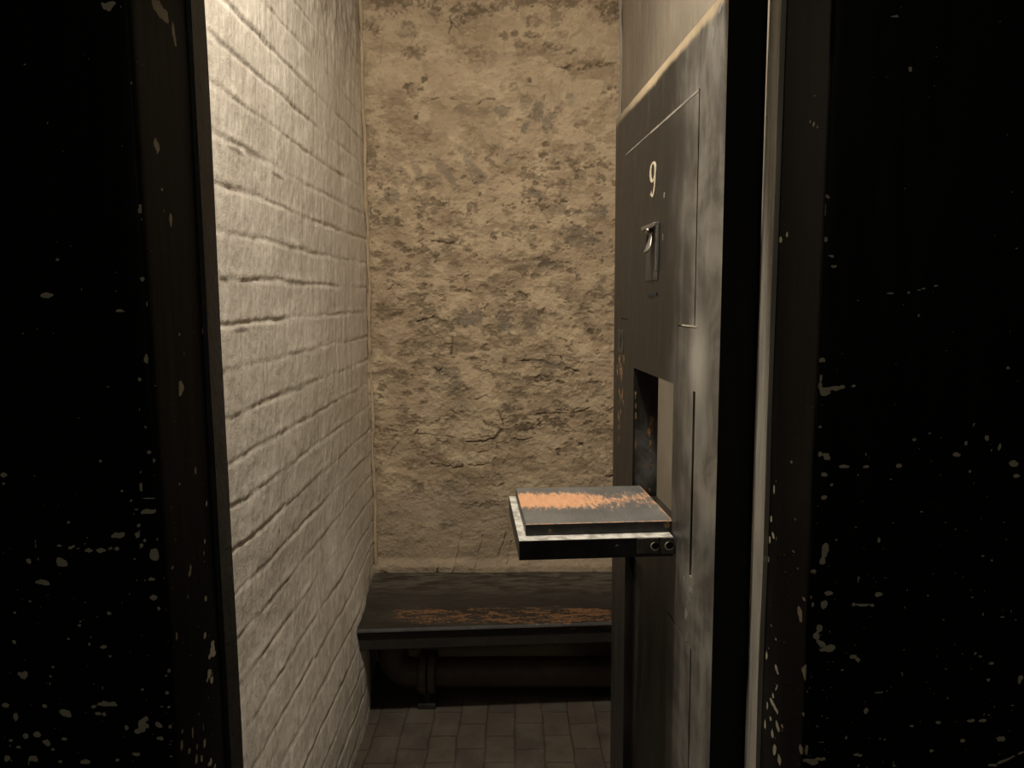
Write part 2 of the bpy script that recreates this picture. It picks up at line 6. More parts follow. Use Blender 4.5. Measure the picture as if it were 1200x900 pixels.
CHIP_R=[(0.318,1.6022,0.0052,0.0026,0),(0.3177,1.5885,0.0018,0.0077,0),(0.3197,1.56,0.0044,0.0052,0),(0.3267,1.5417,0.0035,0.0017,0),(0.3289,1.5312,0.0044,0.0013,0),(0.3795,1.7776,0.0042,0.0016,0),(0.3984,1.7276,0.0026,0.0025,0),(0.4088,1.5035,0.0031,0.0018,0),(0.4228,1.5069,0.0044,0.0012,-10),(0.4368,1.5103,0.0035,0.0012,-10),(0.3894,1.5027,0.0053,0.0012,0),(0.4208,1.4795,0.0013,0.0018,0),(0.4467,1.4767,0.0022,0.0018,0),(0.5169,1.4244,0.0018,0.0018,0),(0.3205,1.4337,0.0045,0.0027,0),(0.3204,1.4129,0.0027,0.0063,0),(0.3334,1.4038,0.0171,0.0032,-3),(0.3273,1.3993,0.0072,0.0045,0),(0.3207,1.4066,0.0036,0.0054,0),(0.3558,1.4055,0.0027,0.0018,0),(0.4236,1.3484,0.0018,0.0018,0),(0.4395,1.3547,0.0018,0.0023,0),(0.5005,1.3489,0.0041,0.0037,0),(0.469,1.3315,0.0054,0.0046,0),(0.4782,1.3435,0.0018,0.0028,0),(0.5058,1.3359,0.0018,0.0018,0),(0.5146,1.3396,0.0027,0.0055,15),(0.3507,1.3192,0.0073,0.0033,0),(0.3292,1.3323,0.0036,0.0019,0),(0.3321,1.3285,0.0045,0.0019,0),(0.3228,1.3332,0.0027,0.0028,0),(0.3734,1.319,0.0036,0.0019,0),(0.3728,1.332,0.0018,0.0037,0),(0.408,1.3188,0.0045,0.0033,0),(0.3647,1.3098,0.0023,0.0028,0),(0.3282,1.3109,0.0046,0.0028,0),(0.3369,1.2996,0.0023,0.0019,0),(0.4464,1.3149,0.0018,0.0019,0),(0.4846,1.3138,0.0027,0.0033,0),(0.5304,1.3219,0.0054,0.0037,0),(0.5359,1.3079,0.0045,0.0028,0),(0.3293,1.2856,0.0055,0.0033,-15),(0.5248,1.2573,0.0018,0.0019,0),(0.3911,1.238,0.0014,0.0038,0),(0.5044,1.2194,0.0028,0.0024,0),(0.345,1.2383,0.0018,0.0014,0),(0.3335,1.2278,0.0037,0.0086,0),(0.3313,1.2145,0.0037,0.0038,0),(0.3216,1.203,0.0074,0.0038,-10),(0.3393,1.1788,0.0046,0.0029,0),(0.3352,1.1652,0.0056,0.0068,0),(0.3222,1.1653,0.0037,0.0049,0),(0.3941,1.1766,0.0037,0.0029,0),(0.3761,1.165,0.013,0.0017,0),(0.3668,1.1651,0.0028,0.0029,0),(0.3873,1.165,0.0037,0.0029,0),(0.448,1.1754,0.0019,0.0015,0),(0.4963,1.1732,0.0019,0.0015,0),(0.5303,1.1507,0.0037,0.0019,0),(0.5445,1.1477,0.0028,0.002,0),(0.3307,1.1389,0.0047,0.0059,0),(0.3282,1.1301,0.0047,0.0049,0),(0.3352,1.1202,0.0066,0.0039,30),(0.3401,1.1153,0.0084,0.0059,0),(0.3695,1.1053,0.0056,0.003,0),(0.3744,1.1023,0.0038,0.004,0),(0.3589,1.0905,0.0028,0.002,0),(0.3997,1.0634,0.0047,0.0015,0),(0.3866,1.0424,0.0028,0.004,0),(0.5194,1.0779,0.0028,0.003,0),(0.5219,1.0968,0.0028,0.002,0),(0.456,1.0682,0.0028,0.002,0),(0.5008,1.0299,0.0076,0.003,0),(0.5169,1.0299,0.0057,0.003,0),(0.4956,1.0067,0.0028,0.002,0),(0.5372,1.0086,0.0057,0.0041,0),(0.5465,0.9842,0.019,0.0022,-28),(0.5327,0.977,0.0076,0.002,0),(0.3796,0.9898,0.0057,0.002,0),(0.4622,0.9946,0.0029,0.002,0),(0.4092,1.008,0.0019,0.002,0),(0.3294,0.9818,0.0115,0.0041,0),(0.3222,0.9951,0.0029,0.0061,0),(0.3388,0.9848,0.0076,0.0041,0),(0.554,1.0788,0.0038,0.006,0),(0.4893,1.1078,0.0019,0.002,0),(0.4678,1.028,0.0028,0.002,0),(0.3444,1.0335,0.0019,0.002,0),(0.4731,1.25,0.0018,0.0014,0),(0.4353,1.2691,0.0018,0.0014,0),(0.3216,1.3628,0.0018,0.0018,0),(0.5042,1.1087,0.0019,0.002,0),(0.4254,1.113,0.0019,0.0015,0)]
CHIP_LR=[(0.8896,1.061,0.0087,0.0085,0),(0.8812,1.0573,0.0074,0.0053,0),(0.8908,1.0706,0.005,0.0032,0),(0.8761,1.0376,0.0061,0.0063,0),(0.8826,1.0273,0.0049,0.0053,0),(0.8703,1.0328,0.0036,0.0031,0),(0.8701,1.0905,0.0036,0.0041,0),(0.8783,1.1341,0.0036,0.0042,0),(0.8418,1.1891,0.0033,0.005,0),(0.8386,1.182,0.0033,0.003,0),(0.7979,1.2044,0.004,0.0019,0),(0.7979,1.1226,0.004,0.0057,0),(0.87,1.2983,0.0042,0.0061,0),(0.8959,1.2502,0.003,0.0042,0),(0.8849,1.2047,0.0024,0.0042,0),(0.8807,1.192,0.0024,0.0041,0),(0.8307,1.1561,0.0032,0.0015,0),(0.7946,0.9964,0.003,0.0067,0),(0.7985,1.0095,0.0031,0.0039,0),(0.8236,0.993,0.0033,0.006,0),(0.8531,0.9592,0.0035,0.0072,0),(0.8416,0.9466,0.0046,0.0051,0),(0.8282,0.9555,0.0033,0.006,0),(0.8669,0.9265,0.0048,0.0053,0),(0.8261,1.2927,0.0042,0.0019,0),(0.8477,1.8145,0.0185,0.0093,0),(0.8781,1.7981,0.0044,0.0145,-8),(0.8428,1.5877,0.0042,0.0095,0),(0.9145,1.4921,0.0025,0.0042,0),(0.9133,1.4629,0.0038,0.0042,0),(0.8478,1.4618,0.0032,0.0019,0),(0.8269,1.6209,0.003,0.0019,0),(0.8443,1.4003,0.0065,0.0087,0),(0.8191,1.6663,0.0078,0.0073,0),(0.8618,0.9276,0.0048,0.0031,0),(0.8784,0.9131,0.005,0.0032,0),(0.8323,0.9691,0.0033,0.004,0),(0.8122,0.9767,0.0032,0.0039,0)]
CHIP_RR=[(0.905,1.568,0.0087,0.0061,0),(0.8857,1.5724,0.0042,0.003,0),(0.8262,1.6873,0.0028,0.0018,0),(0.8165,1.6816,0.0028,0.0027,0),(0.807,1.6768,0.0027,0.0027,0),(0.8172,1.7115,0.0023,0.0018,0),(0.8436,1.3098,0.0039,0.002,0),(0.8283,1.2091,0.0038,0.0015,0),(0.8138,1.1942,0.0037,0.0014,0),(0.8988,1.2619,0.0036,0.0063,0),(0.9044,1.2244,0.0036,0.0053,0),(0.8963,1.2051,0.0059,0.0042,0),(0.908,1.1968,0.0037,0.0064,0),(0.9118,1.1699,0.0031,0.0043,0),(0.8751,1.0808,0.0029,0.0021,0),(0.8717,1.046,0.0057,0.0042,-20),(0.8653,1.0427,0.0057,0.0031,0),(0.906,1.0443,0.0037,0.0066,0),(0.877,1.0063,0.0044,0.0043,0),(0.8821,0.9955,0.0059,0.0032,0),(0.8696,0.9937,0.0086,0.0042,0),(0.8787,0.9929,0.0059,0.0021,0),(0.8635,0.9938,0.0043,0.0032,0),(0.883,0.9722,0.0045,0.0032,0),(0.862,0.978,0.0051,0.0053,-20),(0.8556,0.9741,0.0056,0.0042,-30),(0.8752,0.9564,0.0044,0.0043,0),(0.8421,0.9857,0.0041,0.0021,0),(0.8646,0.9427,0.0057,0.0096,-25),(0.8493,0.9393,0.0069,0.0084,-25),(0.8013,1.1452,0.0072,0.0086,0),(0.7935,1.1664,0.0047,0.0019,0),(0.7806,1.0854,0.0092,0.0076,0),(0.7692,1.0201,0.0068,0.0094,0),(0.783,1.0359,0.0047,0.0029,0),(0.7861,0.9912,0.0047,0.0077,0),(0.8664,1.0233,0.0028,0.0084,-35),(0.8966,0.9803,0.0031,0.0055,0),(0.9035,0.9506,0.0031,0.0066,0)]
import bpy, bmesh, math
import numpy as np
from mathutils import Matrix, Vector

scene = bpy.context.scene
COL = scene.collection
PI = math.pi

# ------------------------------------------------------------------ helpers
def sstep(a, b, x):
    t = np.clip((x - a) / (b - a), 0.0, 1.0)
    return t * t * (3 - 2 * t)

def vnoise(x, y, seed):
    tab = np.random.default_rng(seed).random((256, 256))
    xi = np.floor(x).astype(np.int64); yi = np.floor(y).astype(np.int64)
    fx = x - xi; fy = y - yi
    fx = fx * fx * fx * (fx * (fx * 6 - 15) + 10); fy = fy * fy * fy * (fy * (fy * 6 - 15) + 10)
    a = tab[xi & 255, yi & 255]; b = tab[(xi + 1) & 255, yi & 255]
    c = tab[xi & 255, (yi + 1) & 255]; d = tab[(xi + 1) & 255, (yi + 1) & 255]
    return ((a * (1 - fx) + b * fx) * (1 - fy) + (c * (1 - fx) + d * fx) * fy) * 2 - 1

def fbm(x, y, seed, octv=4, gain=0.5):
    s = 0; a = 1.0; n = 0
    for k in range(octv):
        s = s + a * vnoise(x * 2 ** k + 17.3 * k, y * 2 ** k - 9.1 * k, seed + k); n += a; a *= gain
    return s / n

def blobs(A, Bz, lst, warp, jag):
    """mask of soft-edged irregular blotches (centre, radii, angle, strength)"""
    m = np.zeros_like(A)
    for e in lst:
        ca, cb, ra, rb = e[:4]; an = math.radians(e[4]); st = e[5] if len(e) > 5 else 1.0
        R = max(ra, rb) * 2.2
        sel = (np.abs(A - ca) < R) & (np.abs(Bz - cb) < R)
        if not sel.any(): continue
        dx = A[sel] - ca; dz = -(Bz[sel] - cb)
        p = (dx * math.cos(an) + dz * math.sin(an)) / ra
        q = (-dx * math.sin(an) + dz * math.cos(an)) / rb
        r = np.sqrt(p * p + q * q) + warp[sel] * jag
        m[sel] = np.maximum(m[sel], st * (1 - sstep(0.62, 1.28, r)))
    return m

def cracks(A, Bz, lst, wx, wz):
    m = np.zeros_like(A)
    A2 = A + wx; B2 = Bz + wz
    for w, pts in lst:
        for (x0, z0), (x1, z1) in zip(pts[:-1], pts[1:]):
            R = w * 4
            sel = (A2 > min(x0, x1) - R) & (A2 < max(x0, x1) + R) & (B2 > min(z0, z1) - R) & (B2 < max(z0, z1) + R)
            if not sel.any(): continue
            px = A2[sel] - x0; pz = B2[sel] - z0; ex, ez = x1 - x0, z1 - z0
            L2 = ex * ex + ez * ez + 1e-9
            t = np.clip((px * ex + pz * ez) / L2, 0, 1)
            d = np.hypot(px - t * ex, pz - t * ez)
            m[sel] = np.maximum(m[sel], 1 - sstep(w * 0.6, w * 1.9, d))
    return m

def link(name, me, parent=None, mats=()):
    o = bpy.data.objects.new(name, me); COL.objects.link(o)
    for m in mats: me.materials.append(m)
    if parent: o.parent = parent
    return o

def grid_object(name, P, attrs, mat, back, smooth=True, parent=None):
    """solid slab: one finely modelled face P[ny][nx][3] and plain sides / back moved by the vector back"""
    ny, nx, _ = P.shape
    idx = np.arange(ny * nx).reshape(ny, nx)
    f = np.stack([idx[:-1, :-1], idx[:-1, 1:], idx[1:, 1:], idx[1:, :-1]], -1).reshape(-1, 4)
    loop = np.concatenate([idx[0, :], idx[1:, -1], idx[-1, -2::-1], idx[-2:0:-1, 0]])
    V = P.reshape(-1, 3)
    nb = len(loop); base = len(V)
    Vb = V[loop].copy()
    bk = np.array(back); ax = int(np.argmax(np.abs(bk)))
    Vb[:, ax] = V[:, ax].mean() + bk[ax]
    V = np.concatenate([V, Vb])
    k = np.arange(nb); k2 = (k + 1) % nb
    side = np.stack([loop[k2], loop[k], base + k, base + k2], -1)
    faces = np.concatenate([f, side])
    nq = len(faces)
    me = bpy.data.meshes.new(name)
    me.vertices.add(len(V)); me.vertices.foreach_set('co', V.astype(np.float32).ravel())
    loops = np.concatenate([faces.ravel(), base + k[::-1]])
    me.loops.add(len(loops)); me.loops.foreach_set('vertex_index', loops.astype(np.int32))
    me.polygons.add(nq + 1)
    st = np.concatenate([np.arange(nq) * 4, [nq * 4]])
    me.polygons.foreach_set('loop_start', st.astype(np.int32))
    me.polygons.foreach_set('loop_total', np.concatenate([np.full(nq, 4), [nb]]).astype(np.int32))
    sm = np.zeros(nq + 1, bool); sm[:len(f)] = smooth
    me.polygons.foreach_set('use_smooth', sm)
    me.update(calc_edges=True); me.validate()
    for an, arr in attrs.items():
        a = me.attributes.new(an, 'FLOAT', 'POINT')
        full = np.concatenate([arr.ravel(), arr.ravel()[loop]]).astype(np.float32)
        a.data.foreach_set('value', full)
    return link(name, me, parent, [mat])

def bm_obj(name, bm, mats, parent=None, bevel=0.0, seg=2, smooth=False):
    bmesh.ops.recalc_face_normals(bm, faces=bm.faces)
    me = bpy.data.meshes.new(name); bm.to_mesh(me); bm.free()
    if not isinstance(mats, (list, tuple)): mats = [mats]
    o = link(name, me, parent, mats)
    if smooth:
        for p in me.polygons: p.use_smooth = True
    if bevel:
        md = o.modifiers.new('bevel', 'BEVEL'); md.width = bevel; md.segments = seg; md.limit_method = 'ANGLE'; md.angle_limit = math.radians(40)
        md.harden_normals = False
    return o

def add_box(bm, a, b, mi=0):
    (x0, y0, z0), (x1, y1, z1) = a, b
    v = [bm.verts.new(p) for p in ((x0, y0, z0), (x1, y0, z0), (x1, y1, z0), (x0, y1, z0), (x0, y0, z1), (x1, y0, z1), (x1, y1, z1), (x0, y1, z1))]
    for q in ((0, 3, 2, 1), (4, 5, 6, 7), (0, 1, 5, 4), (1, 2, 6, 5), (2, 3, 7, 6), (3, 0, 4, 7)):
        bm.faces.new([v[i] for i in q]).material_index = mi

def add_tube(bm, pts, radii, n=32, caps=True):
    pts = [Vector(p) for p in pts]; rings = []
    up = None
    for i, p in enumerate(pts):
        d = (pts[min(i + 1, len(pts) - 1)] - pts[max(i - 1, 0)]).normalized()
        if up is None:
            up = d.orthogonal().normalized()
        up = (up - d * up.dot(d)).normalized(); w = d.cross(up)
        r = radii[i] if hasattr(radii, '__len__') else radii
        rings.append([bm.verts.new(p + (up * math.cos(2 * PI * k / n) + w * math.sin(2 * PI * k / n)) * r) for k in range(n)])
    for a, b in zip(rings[:-1], rings[1:]):
        for k in range(n):
            bm.faces.new((a[k], a[(k + 1) % n], b[(k + 1) % n], b[k])).smooth = True
    if caps:
        bm.faces.new(rings[0][::-1]); bm.faces.new(rings[-1])

# ------------------------------------------------------------------ materials
class NT:
    def __init__(s, name):
        s.m = bpy.data.materials.new(name); s.m.use_nodes = True
        s.t = s.m.node_tree; s.t.nodes.clear()
        s.out = s.n('ShaderNodeOutputMaterial'); s.b = s.n('ShaderNodeBsdfPrincipled')
        s.l(s.b.outputs[0], s.out.inputs[0])
        s.tc = s.n('ShaderNodeTexCoord').outputs['Object']
    def n(s, t, **k):
        nd = s.t.nodes.new(t)
        for a, v in k.items(): setattr(nd, a, v)
        return nd
    def l(s, a, b): s.t.links.new(a, b)
    def put(s, sock, v):
        if isinstance(v, bpy.types.NodeSocket): s.l(v, sock)
        else: sock.default_value = v
    def attr(s, name): return s.n('ShaderNodeAttribute', attribute_name=name).outputs['Fac']
    def map(s, scale=(1, 1, 1), rot=(0, 0, 0), vec=None):
        m = s.n('ShaderNodeMapping'); s.l(vec or s.tc, m.inputs[0]); m.inputs['Scale'].default_value = scale; m.inputs['Rotation'].default_value = rot
        return m.outputs[0]
    def noise(s, scale, detail=4, rough=0.55, vec=None, dist=0.0):
        m = s.n('ShaderNodeTexNoise'); s.l(vec or s.tc, m.inputs['Vector']); m.inputs['Scale'].default_value = scale
        m.inputs['Detail'].default_value = detail; m.inputs['Roughness'].default_value = rough; m.inputs['Distortion'].default_value = dist
        return m.outputs['Fac']
    def ramp(s, v, lo, hi, a=0.0, b=1.0):
        m = s.n('ShaderNodeMapRange', interpolation_type='SMOOTHSTEP'); s.put(m.inputs[0], v)
        for i, q in enumerate((lo, hi, a, b)): s.put(m.inputs[i + 1], q)
        return m.outputs[0]
    def mth(s, op, a, b=0.0, clamp=False):
        m = s.n('ShaderNodeMath', operation=op, use_clamp=clamp); s.put(m.inputs[0], a); s.put(m.inputs[1], b); return m.outputs[0]
    def mix(s, f, a, b, bt='MIX'):
        m = s.n('ShaderNodeMix', data_type='RGBA', blend_type=bt); s.put(m.inputs[0], f)
        for i, c in ((6, a), (7, b)):
            if isinstance(c, bpy.types.NodeSocket): s.l(c, m.inputs[i])
            else: m.inputs[i].default_value = (*c, 1)
        return m.outputs[2]
    def sep(s, vec=None):
        m = s.n('ShaderNodeSeparateXYZ'); s.l(vec or s.tc, m.inputs[0]); return m.outputs
    def bump(s, h, dist, strength=1.0, nrm=None):
        m = s.n('ShaderNodeBump'); s.l(h, m.inputs['Height']); m.inputs['Distance'].default_value = dist; m.inputs['Strength'].default_value = strength
        if nrm: s.l(nrm, m.inputs['Normal'])
        return m.outputs[0]
    def done(s, col, rough=0.6, nrm=None, spec=0.5, metal=0.0):
        if isinstance(col, tuple): s.b.inputs['Base Color'].default_value = (*col, 1)
        else: s.l(col, s.b.inputs['Base Color'])
        s.put(s.b.inputs['Roughness'], rough); s.put(s.b.inputs['Specular IOR Level'], spec); s.put(s.b.inputs['Metallic'], metal)
        if nrm: s.l(nrm, s.b.inputs['Normal'])
        return s.m

def mat_left():
    t = NT('limewashed_brick')
    n1 = t.noise(3.2, 5); n2 = t.noise(1, 5, .6, t.map((60, 60, 14))); n3 = t.noise(220, 3)
    c = t.mix(t.ramp(n1, .35, .7), (.68, .62, .53), (.78, .72, .625))
    c = t.mix(t.ramp(n2, .52, .75, 0, .20), c, (.52, .465, .385))
    c = t.mix(t.ramp(t.noise(1, 4, .6, t.map((190, 190, 40))), .55, .75, 0, .18), c, (.48, .425, .345))
    c = t.mix(t.ramp(t.noise(1, 6, .65, t.map((22, 22, 5)), .7), .46, .66, 0, .5), c, (.54, .475, .385))
    c = t.mix(t.mth('MULTIPLY', t.attr('joint'), .14), c, (.26, .225, .18))
    c = t.mix(t.mth('MULTIPLY', t.attr('daub'), t.ramp(n2, .3, .62, .25, .85)), c, (.24, .20, .15))
    c = t.mix(t.attr('grime'), c, (.13, .11, .085))
    h = t.mth('ADD', t.mth('MULTIPLY', n2, .5), t.mth('MULTIPLY', t.noise(45, 5, .6), .6))
    h = t.mth('ADD', h, t.mth('MULTIPLY', n3, .2))
    return t.done(c, t.ramp(n2, .3, .8, .42, .62), t.bump(h, .0030), .45)

def mat_back():
    t = NT('rough_lime_render')
    n1 = t.noise(4.5, 6, .6); n2 = t.noise(34, 6, .65); n3 = t.noise(160, 4, .6); n4 = t.noise(1, 5, .6, t.map((10, 10, 34)))
    c = t.mix(t.ramp(n1, .36, .66), (.385, .292, .19), (.49, .378, .248))
    c = t.mix(t.ramp(n2, .5, .72, 0, .45), c, (.28, .21, .14))
    c = t.mix(t.ramp(n4, .55, .75, 0, .35), c, (.27, .205, .14))
    c = t.mix(t.mth('MULTIPLY', t.attr('pale'), .75), c, (.56, .45, .30))
    c = t.mix(t.mth('MULTIPLY', t.attr('tone'), .82), c, (.265, .198, .125))
    c = t.mix(t.mth('MULTIPLY', t.attr('grey'), .88), c, (.200, .163, .118))
    c = t.mix(t.mth('MULTIPLY', t.attr('brown'), .92), c, (.108, .079, .048))
    c = t.mix(t.mth('MULTIPLY', t.attr('smooth'), .5), c, (.30, .245, .175))
    c = t.mix(t.ramp(n3, .6, .78, 0, .4), c, (.14, .105, .07))
    c = t.mix(t.mth('MULTIPLY', t.attr('crack'), .72), c, (.035, .027, .018))
    h = t.mth('ADD', t.mth('MULTIPLY', n2, 1.0), t.mth('MULTIPLY', n3, .35))
    return t.done(c, .85, t.bump(h, .006), .2)

def mat_right():
    t = NT('painted_plaster')
    n1 = t.noise(3, 5); n2 = t.noise(1, 5, .6, t.map((30, 30, 9))); n3 = t.noise(200, 3)
    c = t.mix(t.ramp(n1, .35, .7), (.235, .205, .16), (.30, .26, .205))
    c = t.mix(t.ramp(n2, .5, .75, 0, .4), c, (.20, .17, .13))
    return t.done(c, .6, t.bump(t.mth('ADD', n2, t.mth('MULTIPLY', n3, .2)), .004), .35)

def mat_floor():
    t = NT('worn_floor_brick')
    b = t.n('ShaderNodeTexBrick'); wv = t.n('ShaderNodeVectorMath', operation='ADD'); t.l(t.map((1, 1, 1), (0, 0, PI / 2)), wv.inputs[0])
    wn = t.n('ShaderNodeTexNoise'); t.l(t.tc, wn.inputs['Vector']); wn.inputs['Scale'].default_value = 7
    ws = t.n('ShaderNodeVectorMath', operation='SCALE'); t.l(wn.outputs['Color'], ws.inputs[0]); ws.inputs['Scale'].default_value = .022
    t.l(ws.outputs[0], wv.inputs[1]); t.l(wv.outputs[0], b.inputs['Vector'])
    b.inputs['Scale'].default_value = 1.0; b.inputs['Brick Width'].default_value = .15; b.inputs['Row Height'].default_value = .098
    b.inputs['Mortar Size'].default_value = .004; b.inputs['Mortar Smooth'].default_value = .8; b.inputs['Bias'].default_value = -.1
    b.inputs['Color1'].default_value = (.074, .056, .040, 1); b.inputs['Color2'].default_value = (.052, .043, .034, 1); b.inputs['Mortar'].default_value = (.048, .039, .030, 1)
    n = t.noise(7, 6, .65); n2 = t.noise(60, 5, .65)
    c = t.mix(t.ramp(n, .42, .66, 0, .8), b.outputs['Color'], (.088, .076, .058))
    c = t.mix(t.ramp(t.noise(5, 6, .65, t.map((1, 1, 1), (0, 0, 1))), .48, .68, 0, .7), c, (.036, .027, .020))
    c = t.mix(t.ramp(n2, .55, .72, 0, .5), c, (.035, .027, .021))
    h = t.mth('SUBTRACT', t.mth('MULTIPLY', n2, .35), b.outputs['Fac'])
    return t.done(c, .7, t.bump(h, .004), .3)

def mat_plain_wall(name, c0, c1):
    t = NT(name); n = t.noise(5, 5)
    return t.done(t.mix(n, c0, c1), .8, t.bump(t.noise(60, 4), .003), .2)

def mat_black_front():
    t = NT('chipped_black_paint')
    n = t.noise(1, 4, .5, t.map((40, 40, 5))); f = t.noise(500, 2)
    ch = t.ramp(t.mth('ADD', t.attr('chip'), t.mth('MULTIPLY', t.mth('SUBTRACT', f, .5), .25)), .42, .58)
    c = t.mix(t.ramp(n, .4, .75), (.0042, .0038, .0033), (.0075, .0068, .0058))
    c = t.mix(t.attr('dust_or_light'), c, (.05, .046, .04))
    c = t.mix(ch, c, t.mix(t.noise(90, 3), (.36, .32, .225), (.52, .47, .36)))
    h = t.mth('ADD', t.mth('MULTIPLY', ch, -1.0), t.mth('MULTIPLY', n, .8))
    return t.done(c, t.ramp(ch, 0, 1, .55, .8), t.bump(h, .0012), .12)

def mat_bead():
    t = NT('worn_grey_bead')
    n = t.noise(1, 5, .6, t.map((120, 120, 8)))
    ch = t.ramp(t.attr('chip'), .45, .6)
    c = t.mix(t.ramp(n, .35, .7), (.29, .265, .22), (.43, .395, .33))
    c = t.mix(ch, c, (.5, .46, .36))
    return t.done(c, .5, t.bump(n, .002), .4)

def mat_door():
    t = NT('scuffed_black_door_paint')
    s = t.sep(); y, z = s[1], s[2]
    n1 = t.noise(1, 6, .62, t.map((26, 30, 5.5))); n2 = t.noise(7, 6, .65, None, .6); n3 = t.noise(1, 4, .6, t.map((200, 160, 26)))
    n4 = t.noise(120, 3)
    c = t.mix(t.ramp(n1, .35, .75), (.011, .0095, .0076), (.025, .022, .018))
    # scuffs mixed with lamp sheen painted as pale haze towards the hinge
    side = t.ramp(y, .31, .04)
    scuff_sheen = t.mth('MULTIPLY', t.ramp(t.mth('ADD', t.mth('MULTIPLY', n1, .5), t.mth('MULTIPLY', n2, .6)), .45, .8), side)
    sheen = t.mth('MULTIPLY', t.ramp(y, .29, .05), .72)
    c = t.mix(t.mth('MULTIPLY', sheen, t.ramp(n2, .36, .64, .38, 1.0)), c, (.25, .236, .207))
    c = t.mix(t.mth('MULTIPLY', scuff_sheen, .75), c, (.36, .342, .30))
    # pale patch above the long slot
    a = t.mth('DIVIDE', t.mth('SUBTRACT', y, .105), .055); b = t.mth('DIVIDE', t.mth('SUBTRACT', z, 1.400), .085)
    d = t.mth('SQRT', t.mth('ADD', t.mth('MULTIPLY', a, a), t.mth('MULTIPLY', b, b)))
    d = t.mth('ADD', d, t.mth('MULTIPLY', t.mth('SUBTRACT', n2, .5), 1.6))
    c = t.mix(t.ramp(d, 1.15, .15, 0, .85), c, (.46, .44, .39))
    # fine flecks and scratches
    c = t.mix(t.ramp(n3, .70, .78, 0, .7), c, (.28, .255, .21))
    c = t.mix(t.mth('MULTIPLY', t.ramp(n4, .72, .78), .5), c, (.33, .29, .22))
    # knocked and dusty lining of the hatch opening
    ins = t.mth('MULTIPLY', t.ramp(s[0], .003, .006), t.ramp(z, 1.10, 1.12))
    c = t.mix(t.mth('MULTIPLY', ins, t.mth('MULTIPLY', t.ramp(n2, .42, .68), t.ramp(z, 1.30, 1.15, .15, .9))), c, (.20, .195, .18))
    ch = t.noise(1, 4, .6, t.map((60, 60, 22)))
    c = t.mix(t.mth('MULTIPLY', ins, t.ramp(ch, .60, .66)), c, (.33, .17, .075))
    # bare timber along the worn top
    e = t.mth('ADD', z, t.mth('MULTIPLY', t.mth('SUBTRACT', n2, .5), .02))
    c = t.mix(t.mth('MULTIPLY', t.ramp(e, 1.862, 1.874), t.ramp(y, .69, .40, .25, 1)), c, t.mix(n1, (.38, .30, .19), (.56, .45, .30)))
    h = t.mth('ADD', t.mth('MULTIPLY', n1, .8), t.mth('MULTIPLY', n3, .3))
    return t.done(c, t.ramp(n1, .3, .75, .36, .55), t.bump(h, .0016), .5)

def mat_black(name, c0=(.012, .011, .010), c1=(.026, .024, .021), rough=.45, chips=0.0):
    t = NT(name); n = t.noise(1, 5, .6, t.map((30, 12, 30))); n2 = t.noise(60, 4)
    c = t.mix(t.ramp(n, .35, .7), c0, c1)
    if chips:
        c = t.mix(t.ramp(n2, .66, .72, 0, chips), c, (.30, .17, .08))
    return t.done(c, rough, t.bump(n, .002), .5)

def mat_flap_top():
    t = NT('black_paint_worn_to_bare_wood')
    s = t.sep(); x, y = s[0], s[1]                     # x runs out from the door (negative), y along it
    st = t.noise(1, 5, .65, t.map((150, 34, 40))); big = t.noise(9, 5, .6); fine = t.noise(1, 4, .6, t.map((420, 60, 60)))
    mid = t.mth('ADD', .352, t.mth('MULTIPLY', x, -.06))
    w = t.mth('ABSOLUTE', t.mth('SUBTRACT', y, mid))
    band = t.ramp(w, .018, .088, 1, 0)
    outr = t.ramp(x, -.03, -.20, .30, .70)
    m = t.mth('ADD', t.mth('MULTIPLY', band, t.mth('ADD', outr, .10)), t.mth('MULTIPLY', t.mth('SUBTRACT', st, .5), 1.15))
    m = t.mth('ADD', m, t.mth('MULTIPLY', t.mth('SUBTRACT', fine, .5), 1.2))
    m = t.mth('ADD', m, t.mth('MULTIPLY', t.mth('SUBTRACT', big, .5), 1.1))
    edge = t.mth('MAXIMUM', t.ramp(y, .2255, .2232), t.ramp(x, -.001, .002))
    k = t.mth('MAXIMUM', t.ramp(m, .30, .66), t.mth('MULTIPLY', edge, t.ramp(st, .35, .55)))
    c = t.mix(t.ramp(big, .3, .7), (.085, .083, .077), (.15, .145, .132))
    c = t.mix(t.ramp(fine, .62, .75, 0, .5), c, (.22, .21, .20))
    c = t.mix(k, c, t.mix(st, (.42, .185, .08), (.62, .36, .205)))
    return t.done(c, t.ramp(k, 0, 1, .45, .75), t.bump(st, .0015), .4)

def mat_ledge():
    t = NT('dusty_white_rebate'); n = t.noise(60, 5)
    c = t.mix(t.ramp(n, .35, .65), (.26, .25, .22), (.54, .515, .46))
    return t.done(c, .8, t.bump(n, .001), .3)

